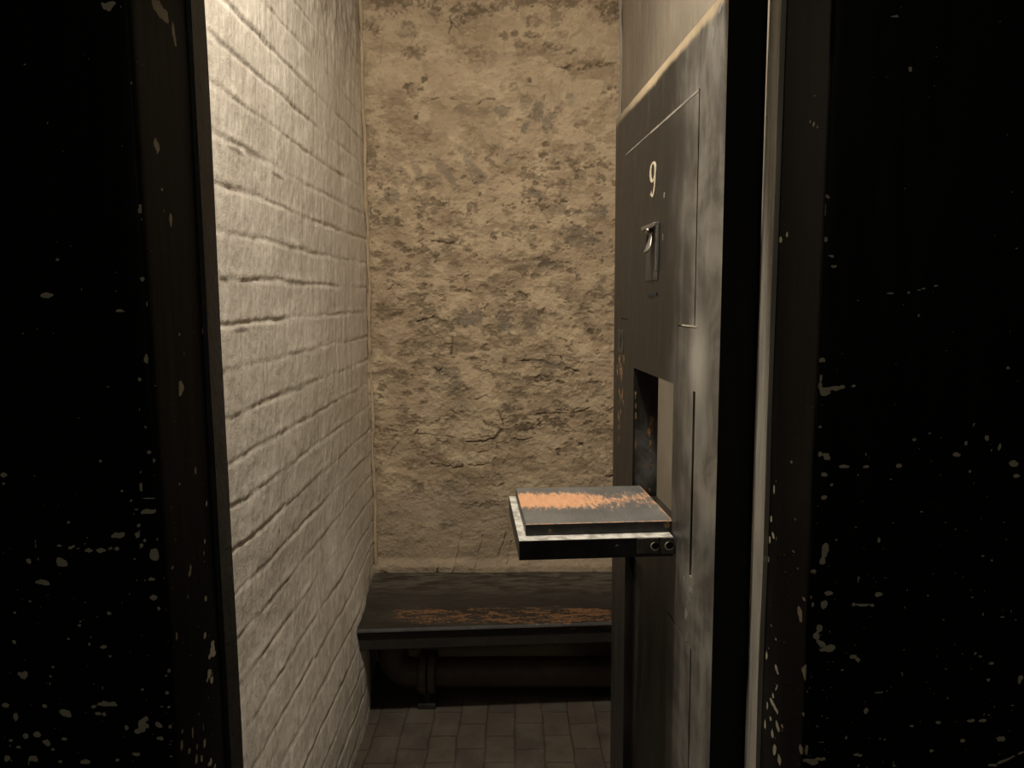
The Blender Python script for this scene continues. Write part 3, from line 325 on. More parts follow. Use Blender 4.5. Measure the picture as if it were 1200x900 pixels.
def mat_bench():
    t = NT('worn_black_bench_boards')
    s = t.sep(); y = s[1]
    st = t.noise(1, 6, .65, t.map((12, 42, 30)), .8); big = t.noise(1, 4, .6, t.map((5, 12, 10))); fine = t.noise(90, 4)
    band = t.mth('MULTIPLY', t.ramp(y, -.27, -.215), t.ramp(y, -.06, -.13))
    m = t.mth('ADD', t.mth('MULTIPLY', band, t.ramp(s[0], -.43, -.36, .12, .50)), t.mth('MULTIPLY', t.mth('SUBTRACT', st, .5), 2.0))
    m = t.mth('ADD', m, t.mth('MULTIPLY', t.mth('SUBTRACT', fine, .5), .9))
    k = t.ramp(m, .46, .66)
    c = t.mix(t.ramp(big, .35, .7), (.012, .0098, .0078), (.027, .0225, .0175))
    dust_or_light = t.mth('MULTIPLY', t.ramp(y, -.08, .22), t.ramp(st, .35, .65))
    c = t.mix(t.mth('MULTIPLY', dust_or_light, .6), c, (.16, .138, .105))
    c = t.mix(k, c, t.mix(fine, (.09, .042, .017), (.19, .092, .038)))
    return t.done(c, .55, t.bump(st, .002), .4)

def mat_iron(name, c0, c1, rough=.6):
    t = NT(name); n = t.noise(25, 6, .65)
    return t.done(t.mix(t.ramp(n, .35, .7), c0, c1), rough, t.bump(t.noise(120, 4), .001), .5)

def mat_metal(name, c, rough):
    t = NT(name); n = t.noise(180, 4)
    return t.done(t.mix(n, tuple(q * .8 for q in c), c), t.ramp(n, .3, .7, rough * .8, rough * 1.2), None, .5, 1.0)

M = dict(left=mat_left(), back=mat_back(), right=mat_right(), floor=mat_floor(), ceil=mat_plain_wall('limewashed_ceiling', (.34, .30, .25), (.42, .37, .31)),
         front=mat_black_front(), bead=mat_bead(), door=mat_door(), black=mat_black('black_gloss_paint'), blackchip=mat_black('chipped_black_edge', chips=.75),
         flaptop=mat_flap_top(), ledge=mat_ledge(), bench=mat_bench(), apron=mat_black('black_bench_rail', (.010, .0082, .0064), (.018, .0148, .0115), .6),
         iron=mat_iron('rusty_brown_pipe', (.045, .029, .018), (.075, .047, .028)), flange=mat_iron('rusty_brown_flange', (.055, .038, .025), (.095, .066, .043)),
         plate=mat_iron('scraped_grey_iron', (.06, .054, .045), (.12, .11, .092), .55), beadl=mat_iron('dark_grey_bead', (.014, .0134, .012), (.030, .0288, .026), .5),
         steel=mat_metal('worn_steel', (.42, .40, .36), .42), dull=mat_iron('dark_painted_iron', (.030, .027, .023), (.055, .050, .043), .5),
         hole=mat_black('black_hole_shade', (.002, .002, .002), (.003, .003, .003), .9),
         cream=mat_plain_wall('cream_paint', (.50, .43, .31), (.62, .55, .42)))

def tag(o, label=None, cat=None, group=None, kind=None):
    if label: o['label'] = label
    if cat: o['category'] = cat
    if group: o['group'] = group
    if kind: o['kind'] = kind
    return o

# ------------------------------------------------------------------ room
XL, XR, YB, ZC, YI, YF = -.591, .414, 2.968, 3.20, .995, .78     # left wall, right wall, back wall, ceiling, inner and outer face of the front wall

# left wall: thickly limewashed brick
STEP = .0042
ys = np.arange(YI - .06, YB + .03, STEP); zs = np.arange(-.02, ZC + .02, STEP)
Z, Y = np.meshgrid(zs, ys, indexing='xy')                        # rows along y, columns along z
CP = .0942; z0 = 1.7325
Zw = Z + .006 * fbm(Y * 2.2, Z * 2.2, 11, 3) + .0035 * fbm(Y * 14, Z * 14, 12, 3)
row = np.floor((Zw - z0) / CP); fz = (Zw - z0) / CP - row
rr = np.random.default_rng(5)
offs = rr.random(400); head = rr.random(400)
ri = row.astype(int) + 200
bw = np.where(ri % 2 == 0, .232, .232)
Yw = Y + .005 * fbm(Y * 9, Z * 9, 13, 3)
cb = Yw / bw + np.where(ri % 2 == 0, 0, .5) + offs[ri] * .12
col = np.floor(cb); fy = cb - col
dz = np.minimum(fz, 1 - fz) * CP; dy = np.minimum(fy, 1 - fy) * bw
jw = .0066 * (1 + .5 * fbm(Y * 6, Z * 6, 14, 3))
bed = 1 - sstep(jw * .1, jw * 1.7, dz)
perp = (1 - sstep(jw * .3, jw * 1.2, dy)) * (.14 + .6 * fbm(Y * 5, Z * 5, 15, 2))
amp = np.clip(.55 + .95 * fbm(Y * 3.4, Z * 9, 16, 4), .22, 1.15)
joint = np.maximum(bed * amp, np.clip(perp, 0, 1))
flush = 1 - sstep(2.05, 2.5, Z) * sstep(1.7, 2.4, Y)             # courses fade out under rough daub high in the far corner
joint = joint * (.25 + .75 * flush)
bh = rr.random((400, 64))[ri, (col.astype(int)) % 64]
tilt = (rr.random((400, 64))[ri, (col.astype(int)) % 64] - .5)
drip = fbm(Y * 46, Z * 9, 17, 4)
rough = fbm(Y * 30, Z * 26, 18, 4)
hgt = -.0020 * joint + .0011 * (bh - .5) + .0026 * tilt * (fz - .5) + .0007 * drip + .0020 * fbm(Y * 15, Z * 5, 27, 4) + .0011 * rough + .0006 * fbm(Y * 110, Z * 40, 25, 2) + .004 * fbm(Y * 3, Z * 3, 19, 3)
hgt = hgt + (1 - flush) * (.0050 * fbm(Y * 34, Z * 16, 20, 4) + .004 * fbm(Y * 9, Z * 7, 21, 3))
lip = (1 - sstep(.0, .018, np.abs(fz - .10) * CP)) * np.clip(fbm(Y * 7, Z * 9, 22, 3), 0, 1) * flush
hgt = hgt + .0022 * lip
bulge = .055 * (1 - sstep(.15, .85, Z)) * (1 - sstep(2.45, 2.96, Y))   # the wall swells out towards the floor
hgt = hgt + bulge
grime = np.clip(joint * np.clip(fbm(Y * 4, Z * 10, 23, 3) * 2.2 - .75, 0, 1), 0, .8)
for cy, cz, ry, rz in ((1.60, 1.437, .05, .006), (1.62, 1.815, .05, .007), (1.52, 1.54, .03, .005), (1.9, 1.81, .05, .005), (2.0, 1.26, .04, .004), (1.78, .93, .006, .005)):
    grime = np.maximum(grime, .75 * (1 - sstep(.5, 1.3, np.hypot((Y - cy) / ry, (Z - cz - .004 * fbm(Y * 20, Z * 20, 24, 2)) / rz))))
P = np.stack([XL + hgt, Y, Z], -1)
o = grid_object('wall_left', P, {'joint': joint, 'grime': grime, 'daub': np.clip((1 - flush) * (.75 + .9 * fbm(Y * 12, Z * 9, 26, 4)), 0, 1)}, M['left'], (-.12, 0, 0)); tag(o, kind='structure')

# back wall: patched lime render over rubble
xs = np.arange(XL - .05, XR + .05, .003); zs = np.concatenate([np.arange(-.02, .36, .012), np.arange(.36, 2.7, .003), np.arange(2.7, ZC + .02, .012)])
Z, X = np.meshgrid(zs, xs, indexing='xy')
warp = (fbm(X * 34, Z * 44, 31, 3, .6) + .9 * fbm(X * 105, Z * 135, 30, 3, .65)) * 1.15
brown = blobs(X, Z, BROWN, warp, .85) * np.clip(.85 + 1.1 * fbm(X * 60, Z * 90, 32, 3), .15, 1)
grey = blobs(X, Z, GREY, warp, .7)
pale = blobs(X, Z, PALE, warp, .7)
mid = sstep(.75, 1.0, Z) * (1 - sstep(1.95, 2.3, Z))
rnd = sstep(.22, .5, fbm(X * 9, Z * 26, 33, 4, .6)) * (.25 + .55 * mid)
spk = sstep(.30, .38, fbm(X * 24, Z * 36, 95, 5, .65)) * (.20 + .46 * mid)
brown = np.clip(np.maximum(np.maximum(brown, rnd * .5), spk), 0, 1)
crk = cracks(X, Z, CRACKS, .007 * fbm(X * 45, Z * 45, 34, 4), .007 * fbm(X * 45, Z * 45, 35, 4)) * np.clip(.75 + 1.1 * fbm(X * 26, Z * 26, 39, 2), .1, 1)
hair = 1 - sstep(.0, .05, np.abs(fbm(X * 10, Z * 20, 36, 4, .6)))
hair = hair * sstep(.1, .5, fbm(X * 6, Z * 9, 37, 3)) * .5 * np.clip(mid + .25, 0, 1)
crk = np.maximum(crk, hair * .4)
smooth = (1 - sstep(.62, .78, Z + .03 * fbm(X * 9, Z * 9, 38, 3)))
hgt = .012 * fbm(X * 3.2, Z * 4.2, 41, 3) + .0040 * fbm(X * 11, Z * 17, 42, 4) * (1 - .6 * smooth) + .0034 * fbm(X * 50, Z * 60, 43, 4, .6) * (1 - .5 * smooth)
hgt = hgt - .0050 * brown - .0022 * grey + .002 * pale - .006 * crk
led = np.abs(np.mod(Z + .012 * fbm(X * 5, Z * 5, 44, 3), .105) / .105 - .5)
hgt = hgt + .0013 * sstep(.1, .42, led) * mid * np.clip(fbm(X * 4, Z * 7, 45, 3) + .4, 0, 1)
tf = fbm(X * 7, Z * 11, 91, 5, .62); tg = fbm(X * 13, Z * 24, 92, 5, .62)
tone = .65 * sstep(.10, .17, tf) * (.55 + .45 * sstep(-.2, .3, fbm(X * 40, Z * 60, 94, 3))) + .55 * sstep(.14, .22, tg) * (.3 + .7 * mid)
pl = sstep(.16, .24, fbm(X * 9, Z * 14, 93, 5, .62))
pale = np.maximum(pale, .55 * pl)
tone = np.clip(tone * (1 - pale), 0, 1)
hgt = hgt - .0016 * tone + .0012 * pl
diag = fbm((X + Z * .55) * 34, (Z - X) * 3, 46, 3)
hgt = hgt + .0016 * diag * sstep(2.0, 2.15, Z) * (1 - sstep(2.4, 2.5, Z)) * (1 - sstep(-.05, .1, X))
diag2 = fbm((X - Z * .4) * 40, (Z + X) * 3, 47, 3)
hgt = hgt + .0018 * diag2 * smooth
hgt = hgt + .016 * (1 - sstep(.40, .44, Z + .01 * fbm(X * 9, Z * 4, 48, 3)))      # mortar fillet behind the bench
cl = 1 - sstep(.0, .05, X - XL)
P = np.stack([X, YB - hgt, Z], -1)
o = grid_object('wall_back', P, {'brown': brown, 'grey': grey, 'pale': pale, 'crack': crk, 'smooth': smooth, 'tone': tone}, M['back'], (0, .12, 0)); tag(o, kind='structure')

# right wall
ys = np.arange(YI - .02, YB + .03, .008); zs = np.arange(-.02, ZC + .02, .008)
Z, Y = np.meshgrid(zs, ys, indexing='xy')
hgt = .006 * fbm(Y * 3, Z * 3, 51, 3) + .0022 * fbm(Y * 16, Z * 6, 52, 4)
P = np.stack([XR - hgt, Y, Z], -1)
o = grid_object('wall_right', P[:, ::-1], {}, M['right'], (.12, 0, 0)); tag(o, kind='structure')

# plaster beads running up the two back corners
def corner_bead(name, x, seed, mat):
    zz = np.arange(.0, ZC, .012); bm = bmesh.new()
    pts = [(x + .004 * vnoise(np.array(z * 9.), np.array(.3), seed), YB - .012 + .004 * vnoise(np.array(z * 7.), np.array(5.3), seed), z) for z in zz]
    rad = [.0062 + .0035 * float(vnoise(np.array(z * 16.), np.array(2.7), seed + 1)) for z in zz]
    add_tube(bm, pts, rad, 10)
    o = bm_obj(name, bm, mat, smooth=True); tag(o, kind='structure')
corner_bead('trim_1', XL + .010, 61, M['back'])
corner_bead('trim_2', XR - .008, 62, M['right'])

bm = bmesh.new(); add_box(bm, (-1.6, -1.8, -.1), (1.6, YB + .1, 0)); o = bm_obj('floor', bm, M['floor']); tag(o, kind='structure')
bm = bmesh.new(); add_box(bm, (XL - .1, YF, ZC), (XR + .1, YB + .1, ZC + .1)); o = bm_obj('ceiling', bm, M['ceil']); tag(o, kind='structure')

# front wall: black painted timber front with its deep door opening
JL, JR, ZL = -.385, .318, 1.95
def front_side(name, side):
    st = .0015
    if side < 0:
        xf = np.arange(-.62, JL + 1e-6, st); chips, rev = CHIP_L, CHIP_LR
    else:
        xf = np.arange(.62, JR - 1e-6, -st); chips, rev = CHIP_R, CHIP_RR
    yr = np.arange(YF + st, YI + 1e-6, st)
    J = JL if side < 0 else JR
    zs = np.concatenate([np.arange(0.0, .90, .012), np.arange(.90, 1.86, .0015), np.arange(1.86, 2.03, .006)])
    u = np.concatenate([np.stack([xf, np.full_like(xf, YF)], -1), np.stack([np.full_like(yr, J), yr], -1)])
    nf = len(xf)
    u[nf - 1, 0] = J
    ri = (yr > .954)                                              # rebate the door closes into
    u[nf:, 0][ri] = J + side * .022
    # hand-worn, slightly waney arris
    Zg, I = np.meshgrid(zs, np.arange(len(u)), indexing='xy')
    Xg = u[I, 0]; Yg = u[I, 1]
    A = np.where(I < nf, Xg, Yg)
    w = fbm(A * 130, Zg * 130, 71 if side < 0 else 72, 3)
    chips = [(a, b, c * .8, d * .8, e) for a, b, c, d, e in chips]; rev = [(a, b, c * .9, d * .9, e) for a, b, c, d, e in rev]
    mf = blobs(np.where(I < nf, Xg, 99.), Zg, chips, w, .9)
    mr = blobs(np.where(I < nf, 99., Yg), Zg, rev, w, .7)
    chip = np.maximum(mf, mr)
    # extra pin-prick chips, thicker towards the floor and along the arris
    d = fbm(A * 210, Zg * 210, 73 + side, 2)
    low = sstep(1.62, 1.0, Zg); arris = np.exp(-np.abs(Xg - J) / .012) * (I < nf)
    chip = np.maximum(chip, sstep(.0, .06, d - (.84 - .10 * low - .14 * arris * low)) * .8)
    wave = .0016 * fbm(A * 16, Zg * 3, 75 + side, 3)
    arr = np.exp(-np.abs(I - nf) / 2.5) * (.0022 + .003 * np.clip(fbm(Zg * 9, A * 0 + 3, 77 + side, 3), 0, 1))
    Xo = Xg + side * arr * (I >= nf - 9) + np.where(I >= nf, side * -.4 * wave, 0)
    Yo = Yg + arr * (I < nf + 9) + np.where(I < nf, wave, 0)
    dust_or_light = .35 * np.where(I >= nf, sstep(1.25, .8, Zg) * sstep(.80, .90, Yg), 0) * np.clip(.5 + fbm(A * 30, Zg * 12, 79, 3), 0, 1)  # lamplight on the low inner reveals, painted in as grey
    P = np.stack([Xo, Yo, Zg], -1)
    if side > 0: P = P[::-1]; chip = chip[::-1]; dust_or_light = dust_or_light[::-1]
    # solid behind the visible faces
    ny, nx, _ = P.shape
    idx = np.arange(ny * nx).reshape(ny, nx)
    f = np.stack([idx[:-1, :-1], idx[:-1, 1:], idx[1:, 1:], idx[1:, :-1]], -1).reshape(-1, 4).tolist()
    V = P.reshape(-1, 3).tolist(); n0 = len(V)
    return V, f, chip, dust_or_light
bmV, bmF, chA, duA = [], [], [], []
for sd in (-1, 1):
    V, f, c, d = front_side('x', sd); o0 = len(bmV)
    bmV += V; bmF += [[q + o0 for q in t] for t in f]; chA.append(c.ravel()); duA.append(d.ravel())
def boxdata(a, b):
    (x0, y0, z0), (x1, y1, z1) = a, b; o0 = len(bmV)
    bmV.extend([(x0, y0, z0), (x1, y0, z0), (x1, y1, z0), (x0, y1, z0), (x0, y0, z1), (x1, y0, z1), (x1, y1, z1), (x0, y1, z1)])
    bmF.extend([[o0 + i for i in q] for q in ((0, 3, 2, 1), (4, 5, 6, 7), (0, 1, 5, 4), (1, 2, 6, 5), (2, 3, 7, 6), (3, 0, 4, 7))])
    chA.append(np.zeros(8)); duA.append(np.zeros(8))
boxdata((-1.6, YF + .004, 0), (-.615, YI, ZC)); boxdata((.615, YF + .004, 0), (1.6, YI, ZC))      # the run of the wall to either side
boxdata((-.63, YF + .01, 0), (JL - .03, YI - .002, ZL + .1)); boxdata((JR + .03, YF + .01, 0), (.63, YI - .002, ZL + .1))  # core of the posts
boxdata((-.62, YF + .002, ZL), (.62, YI, ZC))                                                     # head over the opening
me = bpy.data.meshes.new('wall_front'); me.from_pydata(bmV, [], bmF); me.update()
for an, arr in (('chip', np.concatenate(chA)), ('dust_or_light', np.concatenate(duA))):
    a = me.attributes.new(an, 'FLOAT', 'POINT'); a.data.foreach_set('value', arr.astype(np.float32))
o = link('wall_front', me, None, [M['front']]); tag(o, kind='structure')
for p in me.polygons: p.use_smooth = len(me.polygons) > 0 and p.area < 2e-5

# door stops: worn grey timber beads planted on the jambs
def stop(name, side, rev):
    J = JL if side < 0 else JR
    zs = np.arange(0.0, ZL, .004); prof = []
    x_in = J - side * .006
    for q in np.linspace(0, 1, 5): prof.append((J + side * .002 - side * .008 * q, .914))
    for q in np.linspace(0, 1, 22)[1:]: prof.append((x_in, .914 + .040 * q))
    for q in np.linspace(0, 1, 6)[1:]: prof.append((x_in + side * .026 * q, .954))
    u = np.array(prof)
    if side > 0: u = u[::-1]
    Zg, I = np.meshgrid(zs, np.arange(len(u)), indexing='xy')
    Yg = u[I, 1] ; Xg = u[I, 0] + side * .0012 * fbm(Yg * 20, Zg * 4, 81 + side, 3)
    chip = blobs(Yg, Zg, rev, fbm(Yg * 130, Zg * 130, 83, 3), .7)
    P = np.stack([Xg, Yg + .0015 * vnoise(Zg * 5, Zg * 0, 84 + side), Zg], -1)
    o = grid_object(name, P, {'chip': chip}, M['bead'] if side > 0 else M['beadl'], (side * .016, 0, 0), smooth=False); tag(o, kind='structure')
stop('trim_3', -1, CHIP_LR); stop('trim_4', 1, CHIP_RR)

# ------------------------------------------------------------------ cell door  (local x: through the leaf, y: along it from the hinge, z: up)
door = bpy.data.objects.new('cell_door', None); COL.objects.link(door)
door.location = (.267, .955, 0); door.rotation_euler = (0, 0, math.atan(.069)); door.empty_display_size = .1
tag(door, 'open black cell door marked 9 with a folded-down hatch', 'door', kind='thing')

def relief_leaf(bm, S, T, Zb, cells, hole):
    """leaf with grooves and sunk panels: cells = (s0, s1, z0, z1, depth); hole goes right through"""
    ss = sorted({S[0], S[1], hole[0], hole[1], *[c[0] for c in cells], *[c[1] for c in cells]})
    zz = sorted({Zb[0], Zb[1], hole[2], hole[3], *[c[2] for c in cells], *[c[3] for c in cells]})
    D = {}
    for i in range(len(ss) - 1):
        for j in range(len(zz) - 1):
            a, b = (ss[i] + ss[i + 1]) / 2, (zz[j] + zz[j + 1]) / 2
            d = 0.0
            for c in cells:
                if c[0] < a < c[1] and c[2] < b < c[3]: d = c[4]
            if hole[0] < a < hole[1] and hole[2] < b < hole[3]: d = None
            D[i, j] = d
    q = lambda *p: bm.faces.new([bm.verts.new(v) for v in p])
    dep = lambda i, j: D.get((i, j), None)
    for (i, j), d in D.items():
        s0, s1, a0, a1 = ss[i], ss[i + 1], zz[j], zz[j + 1]
        if d is not None:
            q((d, s0, a0), (d, s0, a1), (d, s1, a1), (d, s1, a0)); q((T, s0, a0), (T, s1, a0), (T, s1, a1), (T, s0, a1))
        for ni, nj, p0, p1 in ((i + 1, j, (s1, a0), (s1, a1)), (i, j + 1, (s0, a1), (s1, a1))):
            e = dep(ni, nj); dd = T if d is None else d; ee = T if e is None else e
            if (ni, nj) not in D: ee = T
            if abs(dd - ee) > 1e-6: q((dd, *p0), (dd, *p1), (ee, *p1), (ee, *p0))
        for ni, nj, p0, p1 in ((i - 1, j, (s0, a0), (s0, a1)), (i, j - 1, (s0, a0), (s1, a0))):
            if (ni, nj) not in D and d is not None: q((d, *p0), (d, *p1), (T, *p1), (T, *p0))
    bmesh.ops.remove_doubles(bm, verts=bm.verts, dist=1e-5)

HS0, HS1, HZ0, HZ1 = .226, .507, 1.102, 1.363
cells = [(.121, .1255, 1.457, 1.790, .006), (.113, .1235, 1.085, 1.364, .012), (.105, .110, .03, .977, .006),
         (.1155, .205, 1.4555, 1.4575, .0025), (.56, .625, 1.4555, 1.4575, .0025), (.110, .237, .977, .9795, .003),
         (.237, .565, .14, .985, .018)]
bm = bmesh.new(); relief_leaf(bm, (.014, .703), .05, (.012, 1.882), cells, (HS0, HS1, HZ0, HZ1))
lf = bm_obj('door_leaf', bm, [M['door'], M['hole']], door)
for p in lf.data.polygons:
    if abs(p.center.y - .014) < 1e-3: p.material_index = 1  # hinge edge coloured near-black, its shade painted in

# pale worn lines on the paint edges; upper one also painted as catching light
bm = bmesh.new(); add_box(bm, (-.0004, .112, 1.4570), (.001, .185, 1.4592))
tag(bm_obj('worn_or_lit_edge', bm, M['cream'], door), 'pale rubbed paint edge')
bm = bmesh.new(); add_box(bm, (-.0004, .127, 1.7870), (.0012, .40, 1.7905)); add_box(bm, (-.0004, .40, 1.7880), (.0012, .60, 1.7898))
tag(bm_obj('worn_or_lit_edge', bm, mat_black('lit_worn_edge', (.22, .205, .175), (.40, .37, .32), .6), door), 'worn upper paint edge, painted as catching light')

# painted number 9: brush strokes of varying width
def stroke(bm, pts, width, x0=-.0006, x1=.001):
    L = []; n = len(pts)
    for i, (a, b) in enumerate(pts):
        p, q = pts[max(i - 1, 0)], pts[min(i + 1, n - 1)]
        t = Vector((q[0] - p[0], q[1] - p[1])).normalized(); w = width[i] / 2
        L.append(((a - t.y * w, b + t.x * w), (a + t.y * w, b - t.x * w)))
    vs = [[bm.verts.new((x, s, z)) for (s, z) in pr for x in (x0, x1)] for pr in L]
    for A, C in zip(vs[:-1], vs[1:]):
        for k0, k1 in ((0, 2), (2, 3), (3, 1), (1, 0)): bm.faces.new((A[k0], A[k1], C[k1], C[k0]))
    for E in (vs[0], vs[-1]): bm.faces.new((E[0], E[1], E[3], E[2]))
nb = bmesh.new()
NC, NZ = .377, 1.7065                                             # the figure reads with its right hand side nearest the hinge
pts, wd = [], []
for k in range(41):                                               # bowl
    a = 2 * PI * k / 40; pts.append((NC + .0165 * math.cos(a), NZ + .0115 + .0155 * math.sin(a))); wd.append(.0035 + .0085 * abs(math.cos(a)) ** 1.5)
stroke(nb, pts, wd)
pts, wd = [], []
for k in range(31):                                               # back and tail
    a = -.15 + (k / 30) * 2.55
    pts.append((NC - .0165 * math.cos(a) + (0 if k < 20 else 0), NZ + .010 - .0385 * math.sin(min(a, PI / 2)) if a < PI / 2 else NZ + .010 - .0385 + (a - PI / 2) ** 2 * .008)); wd.append(.011 - .0075 * (k / 30) if k < 27 else .0035 + (k - 26) * .0016)
stroke(nb, pts, wd, -.0007)
tag(bm_obj('number', nb, M['cream'], door), 'cream painted figure 9')

# spyhole: plate let into the leaf, swinging teardrop cover, dark eye beside it
bm = bmesh.new()
add_box(bm, (-.0012, .331, 1.530), (.001, .417, 1.624))
sp = bm_obj('spyhole_plate', bm, M['dull'], door, .0008)
bm = bmesh.new(); add_box(bm, (-.010, .329, 1.620), (.0005, .419, 1.6275)); add_box(bm, (-.0055, .3285, 1.545), (.0005, .3315, 1.622))
tag(bm_obj('rim', bm, M['steel'], sp, .0015), 'bright steel rim')
bm = bmesh.new()
pr = [(0, .0065), (.12, .007), (.3, .0085), (.5, .0115), (.68, .0150), (.84, .0145), (.95, .009), (1, .001)]
rows = []
for q, hw in pr:
    z = 1.620 - .043 * q; cy = .374 - .012 * q; bul = .002 + .016 * q ** 1.4
    rows.append([bm.verts.new((-.001 - bul * (1 - .35 * (k / 6) ** 2), cy + hw * k / 6, z)) for k in range(-6, 7)] )
for A, C in zip(rows[:-1], rows[1:]):
    for k in range(12): bm.faces.new((A[k], A[k + 1], C[k + 1], C[k])).smooth = True
ce = bm.verts.new((-.0045, .366, 1.594))
edge = [r[0] for r in rows] + rows[-1][1:-1] + [r[-1] for r in rows[::-1]] + rows[0][1:-1][::-1]
for a, b in zip(edge, edge[1:] + edge[:1]): bm.faces.new((a, b, ce))
tag(bm_obj('spyhole_cover', bm, M['steel'], sp), 'shiny teardrop steel cover')
bm = bmesh.new(); add_tube(bm, [(-.0016, .404, 1.604), (.0005, .404, 1.604)], .0085, 20); bm_obj('eye_hole', bm, M['hole'], sp)
bm = bmesh.new(); add_tube(bm, [(-.012, .372, 1.6165), (-.002, .372, 1.6165)], .0045, 14); bm_obj('pivot', bm, M['steel'], sp)
bm = bmesh.new(); add_box(bm, (-.0016, .337, 1.5035), (.0006, .402, 1.5085)); tag(bm_obj('card_slot', bm, M['hole'], door), 'narrow black slot')

# lock by the free edge
bm = bmesh.new(); add_box(bm, (-.0012, .603, 1.383), (.001, .655, 1.432))
lk = bm_obj('lock_plate', bm, M['dull'], door, .0006)
bm = bmesh.new(); add_tube(bm, [(-.002, .628, 1.416), (.0005, .628, 1.416)], .0075, 18); add_box(bm, (-.0019, .6245, 1.396), (.0005, .6315, 1.414))
bm_obj('keyhole', bm, M['hole'], lk)
# paint chips below the lock
rg = np.random.default_rng(8); bm = bmesh.new()
for k in range(34):
    s = .632 + rg.normal(0, .014); z = rg.uniform(1.19, 1.385) if k > 14 else rg.uniform(1.33, 1.385); w = rg.uniform(.0012, .0035); h = rg.uniform(.003, .013)
    ring = [bm.verts.new((-.0003, s + w * math.cos(a) * rg.uniform(.6, 1.2), z + h * math.sin(a) * rg.uniform(.6, 1.2))) for a in np.linspace(0, 2 * PI, 9)[:-1]]
    bm.faces.new(ring)
ex = bmesh.ops.extrude_face_region(bm, geom=bm.faces[:]); bmesh.ops.translate(bm, verts=[v for v in ex['geom'] if isinstance(v, bmesh.types.BMVert)], vec=(.0006, 0, 0))
for k in range(16):
    x, z, w, h = (.036 + rg.normal(0, .0025), rg.uniform(1.165, 1.275), rg.uniform(.001, .003), rg.uniform(.004, .014)) if k < 11 else (.005 + rg.normal(0, .001), rg.uniform(1.25, 1.33), rg.uniform(.001, .002), rg.uniform(.004, .014))
    A = [(x + w * math.cos(a) * rg.uniform(.6, 1.2), z + h * math.sin(a) * rg.uniform(.6, 1.2)) for a in np.linspace(0, 2 * PI, 9)[:-1]]
    lo = [bm.verts.new((p, HS1 + .0003, q)) for p, q in A]; hi = [bm.verts.new((p, HS1 - .0004, q)) for p, q in A]
    bm.faces.new(hi); bm.faces.new(lo[::-1])
    for i in range(8): bm.faces.new((lo[i], lo[(i + 1) % 8], hi[(i + 1) % 8], hi[i]))
c = bm_obj('paint_chips', bm, mat_plain_wall('bare_wood_chip', (.22, .13, .065), (.36, .22, .11)), door); tag(c, 'bare wood chips in the black paint', kind='stuff')
# pale smears and dabs under the slot
bm = bmesh.new()
for s, z, w, h in ((.128, 1.045, .006, .010), (.120, 1.062, .004, .007), (.113, 1.060, .005, .009), (.135, 1.018, .007, .010), (.129, .985, .004, .009), (.150, 1.068, .003, .006), (.046, 1.868, .007, .007), (.070, 1.842, .004, .012), (.30, 1.668, .004, .005), (.305, 1.60, .002, .006)):
    ring = [bm.verts.new((-.0003, s + w * math.cos(a) * rg.uniform(.75, 1.1), z + h * math.sin(a) * rg.uniform(.75, 1.1))) for a in np.linspace(0, 2 * PI, 15)[:-1]]
    bm.faces.new(ring)
ex = bmesh.ops.extrude_face_region(bm, geom=bm.faces[:]); bmesh.ops.translate(bm, verts=[v for v in ex['geom'] if isinstance(v, bmesh.types.BMVert)], vec=(.0006, 0, 0))
c = bm_obj('paint_dabs', bm, mat_plain_wall('grey_white_dab', (.17, .165, .155), (.30, .29, .27)), door); tag(c, 'greyish white dabs of paint', kind='stuff')

# the hatch flap, hinged at its foot and folded down level
PS0, PS1 = .222, .453
bm = bmesh.new()
add_box(bm, (-.251, .199, 1.0875), (-.003, .468, 1.1200), 0)
for f in bm.faces:
    if f.calc_center_median().z > 1.1195: f.material_index = 1
flap = bm_obj('hatch_flap', bm, [M['black'], M['ledge']], door, .0015)
tag(flap, 'fold-down black shelf flap with a white rebate')
bm = bmesh.new(); add_box(bm, (-.2385, PS0, 1.1195), (.003, PS1, 1.1390), 0)
for f in bm.faces:
    if f.calc_center_median().z > 1.138: f.material_index = 1
# narrow tail running into the opening
tag(bm_obj('inner_board', bm, [M['blackchip'], M['flaptop']], flap, .0014), 'raised board worn to orange bare wood')
for i, (a, b) in enumerate(((-.062, -.027), (-.024, -.002))):
    bm = bmesh.new(); add_box(bm, (a, .1972, 1.0920 if i else 1.0940), (b, .1995, 1.1190))
    hp = bm_obj('hinge_plate', bm, M['plate'], flap, .0006)
    cx = -.034 if i == 0 else -.011
    bm = bmesh.new(); add_tube(bm, [(cx, .1960, 1.1055), (cx, .1974, 1.1055)], .0068, 20); r = bm_obj('screw_eye_lit_rim', bm, M['cream'], hp)  # cream ring behind an offset hole paints the rim as lit
    bm = bmesh.new(); add_tube(bm, [(cx + .0009, .1955, 1.1068), (cx + .0009, .1966, 1.1068)], .0058, 20); bm_obj('hole', bm, M['hole'], hp)
bm = bmesh.new(); add_tube(bm, [(-.094, .1974, 1.1055), (-.094, .1995, 1.1055)], .0035, 12); bm_obj('screw', bm, M['dull'], flap)

